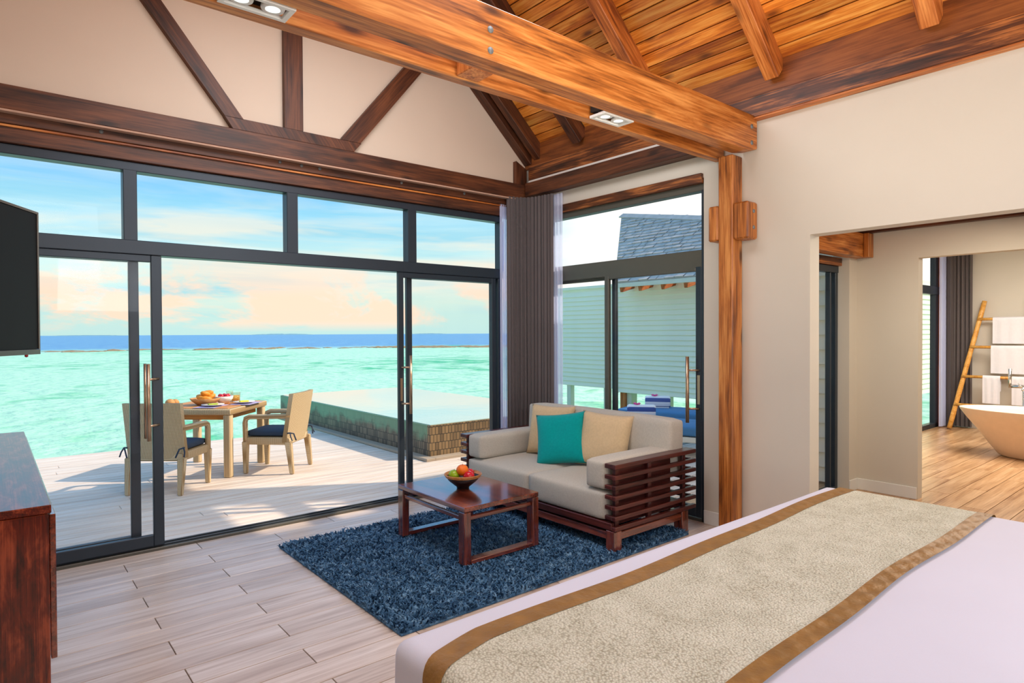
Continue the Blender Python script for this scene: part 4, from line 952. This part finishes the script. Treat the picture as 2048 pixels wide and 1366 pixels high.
curtain('drape', 'drape', [(11.88, 3.29), (11.97, 3.18), (11.99, 2.98)], .02, 3.2, .04, 6, cu2)
curtain('sheer_lining', 'sheer', [(11.70, 3.33), (11.95, 3.31)], .02, 3.2, .02, 6, cu2)

# ================================================================ LIGHT FIXTURES
def fixture(x0, x1, label, z=2.893):
    t = empty('twin_downlight', ((x0+x1)/2, 2.6425, z), 0, label, 'ceiling light', 'twin downlights in the double beam')
    hx, hy = (x1-x0)/2, .0655
    for lo, hi in (((-hx, -hy, -.006), (hx, -hy+.02, .01)), ((-hx, hy-.02, -.006), (hx, hy, .01)), ((-hx, -hy+.0205, -.006), (-hx+.022, hy-.0205, .01)), ((hx-.022, -hy+.0205, -.006), (hx, hy-.0205, .01))):
        box('trim_strip', 'white_trim', lo, hi, t, bev=.001)
    box('housing', 'black', (-hx+.005, -hy+.005, .03), (hx-.005, hy-.005, .12), t, bev=0)
    for s in (-1, 1):
        c = s*hx*.46
        l = link('lamp', lathe_me([(.030, .002), (.046, .002), (.048, .008), (.044, .028), (.028, .028)], 28), 'white_trim', t, (c, 0, 0), smooth=True)
        link('lamp_lens', lathe_me([(0, .0), (.034, .006)], 24), 'lens', l, (0, 0, -.001))
        sp = bpy.data.lights.new('spot', 'SPOT'); sp.energy = 9; sp.color = (1, .86, .66); sp.spot_size = math.radians(80); sp.spot_blend = .8; sp.shadow_soft_size = .03
        so_ = bpy.data.objects.new('downlight_beam', sp); COL.objects.link(so_); so_.location = (t.location.x+c, 2.6425, z-.03)
    return t
fixture(.72, .995, 'twin white downlight set in the double beam at the top left')
fixture(2.895, 3.165, 'twin white downlight in the double beam near the side door')

# ================================================================ TELEVISION
tvd = Vector((-math.cos(math.radians(61.2)), -math.sin(math.radians(61.2)), 0)); tw = 1.12
tc_ = Vector((.172, 3.5, 0))+tvd*tw/2
tv = empty('television', (tc_.x, tc_.y, 1.467), math.radians(61.2), 'flat black television with a thin metal bezel at the left edge', 'television')
hh = .63
box('casing', 'black', (-tw/2+.004, .006, .004), (tw/2-.004, .045, hh-.004), tv, bev=.004)
box('screen', 'screen', (-tw/2+.012, -.002, .024), (tw/2-.012, .005, hh-.012), tv, bev=0)
for lo, hi in (((-tw/2, -.006, 0), (tw/2, .03, .022)), ((-tw/2, -.006, hh-.010), (tw/2, .03, hh)), ((-tw/2, -.006, .0225), (-tw/2+.010, .03, hh-.0105)), ((tw/2-.010, -.006, .0225), (tw/2, .03, hh-.0105))):
    box('bezel', 'bezel', lo, hi, tv, bev=.001)
ball('status_light', 'red', (tw/2-.10, .0, -.004), .007, tv, sub=1)
beam('wall_arm', 'black', (0, .05, .32), (-.22, .38, .32), .06, .08, tv)

# ================================================================ CABINET
cb = empty('sideboard', (-.16, 3.86, 0), 0, 'tall glossy red brown wooden cabinet in the lower left corner', 'cabinet')
cz_ = .95; hx, hy = .3235, 1.11
box('top_panel', 'cab', (-hx, -hy, cz_-.03), (hx, hy, cz_), cb, bev=.003)
ep = link('end_panel', box_me((cz_-.031, 2*hx-.012, .03), 'cab', .002), 'cab', cb, (-.006, -hy+.015, (cz_-.031)/2), (PI/2, -PI/2, 0)) if False else box('end_panel', 'cab', (-hx, -hy, 0), (hx-.008, -hy+.03, cz_-.031), cb, bev=.002)
box('end_panel', 'cab', (-hx, hy-.03, 0), (hx-.008, hy, cz_-.031), cb, bev=.002)
box('back_panel', 'cab', (-hx, -hy+.031, .02), (-hx+.015, hy-.031, cz_-.031), cb, bev=0)
box('plinth', 'cab', (-hx+.016, -hy+.031, 0), (hx-.05, hy-.031, .08), cb, bev=0)
for i in range(3):
    y0 = -hy+.0+i*.74; box('door', 'mahog', (hx-.006, y0+.003, .40), (hx+.012, y0+.737, cz_-.035), cb, bev=.002)

# ================================================================ BED + RUNNER
bx0, bx1, byf, byb, bz = .925, 3.87, 1.70, -.75, .625
def drape_pt(x, y, off=0.0, rad=.05, wav=0.0):
    """point of the cover for flat coordinates (x, y); beyond the mattress edge it falls over the side"""
    X0, X1, Y1 = bx0+rad, bx1-rad, byf-rad
    cx, cy = max(X0, min(X1, x)), min(Y1, y); ex, ey = x-cx, y-cy; m = math.hypot(ex, ey)
    dome = .012*(1-((x-(bx0+bx1)/2)/1.6)**2) if m == 0 else 0
    if m < 1e-9: return Vector((x, y, bz+off+dome*.0+.004*math.sin(x*3+1)*math.sin(y*4)))
    dx, dy = ex/m, ey/m; q = rad*PI/2
    if m < q: a = m/rad; return Vector((cx+dx*(rad+off)*math.sin(a), cy+dy*(rad+off)*math.sin(a), bz-rad+(rad+off)*math.cos(a)+.004*math.sin(x*3+1)*math.sin(y*4)*(1-m/q)))
    fl_ = (m-q)*.05; w_ = wav*math.sin((x+y)*14)*(m-q)
    return Vector((cx+dx*(rad+off+fl_+w_), cy+dy*(rad+off+fl_+w_), bz-rad-(m-q)))
def cloth(name, mat, fx, nu, nv, parent, thick=.0, smooth=True):
    vs = [tuple(fx(i/nu, j/nv)) for i in range(nu+1) for j in range(nv+1)]; fs = [(i*(nv+1)+j, (i+1)*(nv+1)+j, (i+1)*(nv+1)+j+1, i*(nv+1)+j+1) for i in range(nu) for j in range(nv)]
    me = bpy.data.meshes.new(name); me.from_pydata(vs, [], fs); o = link(name, me, mat, parent, smooth=smooth); return o
bd = empty('bed', (0, 0, 0), 0, 'large bed with smooth white bedding filling the lower right', 'bed')
box('base', 'merbau', (bx0+.12, byb, .02), (bx1-.12, byf-.12, .22), bd, bev=.01)
box('mattress', 'sheet', (bx0+.02, byb, .22), (bx1-.02, byf-.02, bz-.02), bd, bev=.06, seg=3)
drop = .50
cloth('bedspread', 'sheet', lambda a, b: drape_pt(bx0+.05-drop+(bx1-bx0-.10+2*drop)*a, byb+(byf-.05+drop-byb)*b, 0, .05, .03), 220, 150, bd)
ru = empty('bed_runner', (0, 0, 0), 0, 'nubby oatmeal bed runner with bronze satin borders across the bed', 'bed runner')
def yline(x, base, seed): 
    xx = min(x, 3.9)
    return base+.028*(xx-2)*.5+.012*math.sin(xx*2.3+seed)+.006*math.sin(xx*6+seed*2)
def runner_strip(name, mat, yf, yb_, off, nu, nv, wr_=0):
    x_lo, x_hi = bx0+.05-.47, bx1-.05+.40
    def fx(a, b):
        x = x_lo+(x_hi-x_lo)*a; y0, y1_ = yf(x), yb_(x)
        pull = .10*max(0, (1.15-x)/.25)**1.2 if x < 1.15 else 0
        pull = min(pull, .2)
        y = y0+(y1_-y0)*b - pull*.6
        p = drape_pt(x, y, off, .05, .0)
        if wr_ and 1.0 < x < 3.78: p.z += wr_*(.6*math.sin(x*30+y*40+3*math.sin(x*5))+.5*math.sin(x*71-y*50))*math.sin(b*PI)
        p.z += .003 if bx0 < x < bx1 else 0
        return p
    return cloth(name, mat, fx, nu, nv, ru)
fo = lambda x: yline(x, 1.565, 0); fi = lambda x: yline(x, 1.478, 0); ri = lambda x: yline(x, .905, 2.2); ro = lambda x: yline(x, .838, 2.2)
runner_strip('runner_panel', 'boucle', lambda x: fi(x)+.005, lambda x: ri(x)-.005, .007, 200, 40)
runner_strip('satin_border', 'satin', fo, fi, .009, 260, 8, .0035); runner_strip('satin_border', 'satin', ri, ro, .009, 260, 8, .0045)

# ================================================================ BATHROOM THINGS
tb_ = empty('bathtub', (9.72, 1.62, 0), 0, 'oval freestanding stone bathtub standing in the bathroom', 'bathtub')
prof_o = [(0, 0), (.50, 0), (.56, .02), (.66, .14), (.80, .32), (.92, .46), (1.0, .565), (1.0, .58)]
prof_i = [(1.0, .58), (.955, .58), (.93, .54), (.80, .36), (.62, .16), (.4, .10), (0, .10)]
link('tub_shell', lathe_me(prof_o, 64, .50, .92), 'tub', tb_, smooth=True); link('tub_basin', lathe_me(prof_i, 64, .50, .92), 'tub_in', tb_, smooth=True)
lad = empty('towel_ladder', (0, 0, 0), 0, 'bamboo ladder leaning on the bathroom wall hung with towels', 'ladder')
def lp(y, z): return Vector((11.62+.45*z/2.1, y, z))
for ya, yb2 in ((3.18, 2.83), (1.95, 2.30)):
    pts = [lp(ya+(yb2-ya)*k/10, .02+2.0*k/10) for k in range(11)]
    tube('rail', 'bamboo', pts, [.036 if k % 2 else .033 for k in range(11)], lad, 10)
for z in (.40, .84, 1.30, 1.735):
    t_ = z/2.02; tube('rung', 'bamboo', [lp(3.18-.35*t_+.02, z)-Vector((.03, 0, 0)), lp(1.95+.35*t_-.02, z)-Vector((.03, 0, 0))], .022, lad, 8)
def hung(y0, y1_, z, dropf, label):
    def fx(a, b):
        y = y0+(y1_-y0)*a; s = -.25+(.25+dropf)*b; base = lp(2.5, z)-Vector((.03, 0, 0)); base.y = y
        if abs(s) < .04: an = (s/.04)*PI/2; return base+Vector((-math.sin(an)*.03, 0, math.cos(an)*.03))
        return base+Vector((math.copysign(.03, -s)+(.006*math.sin(a*17)), 0, -(abs(s)-.04)))
    o = cloth('hanging_towel', 'towel', fx, 20, 24, None); return T(o, label, 'towel', 'white towels on the bamboo ladder')
hung(2.70, 2.30, 1.735, .42, 'white towel over the top rung of the bamboo ladder')
hung(2.70, 2.27, 1.30, .44, 'white towel over the second rung of the bamboo ladder')
hung(2.78, 2.56, .84, .44, 'small white towel over the lower left of the bamboo ladder')
hung(2.42, 2.20, .84, .44, 'small white towel over the lower right of the bamboo ladder')
fa = empty('tub_faucet', (10.35, 2.0, 0), 0, 'freestanding chrome tub faucet with hand shower behind the bathtub', 'faucet')
tube('standpipe', 'chrome', [(0, 0, 0), (0, 0, .82)], .02, fa, 12); tube('crossbar', 'chrome', [(-.0, .16, .82), (0, -.16, .82)], .022, fa, 12)
tube('hand_shower', 'chrome', [(-.01, .15, .80), (-.01, .15, 1.05)], [.016, .02], fa, 10); tube('spout', 'chrome', [(0, -.02, .82), (-.12, -.02, .83), (-.2, -.02, .79)], .014, fa, 10)
for sy in (-.09, .05): tube('tap_lever', 'chrome', [(0, sy, .82), (-.05, sy, .86)], .009, fa, 8)
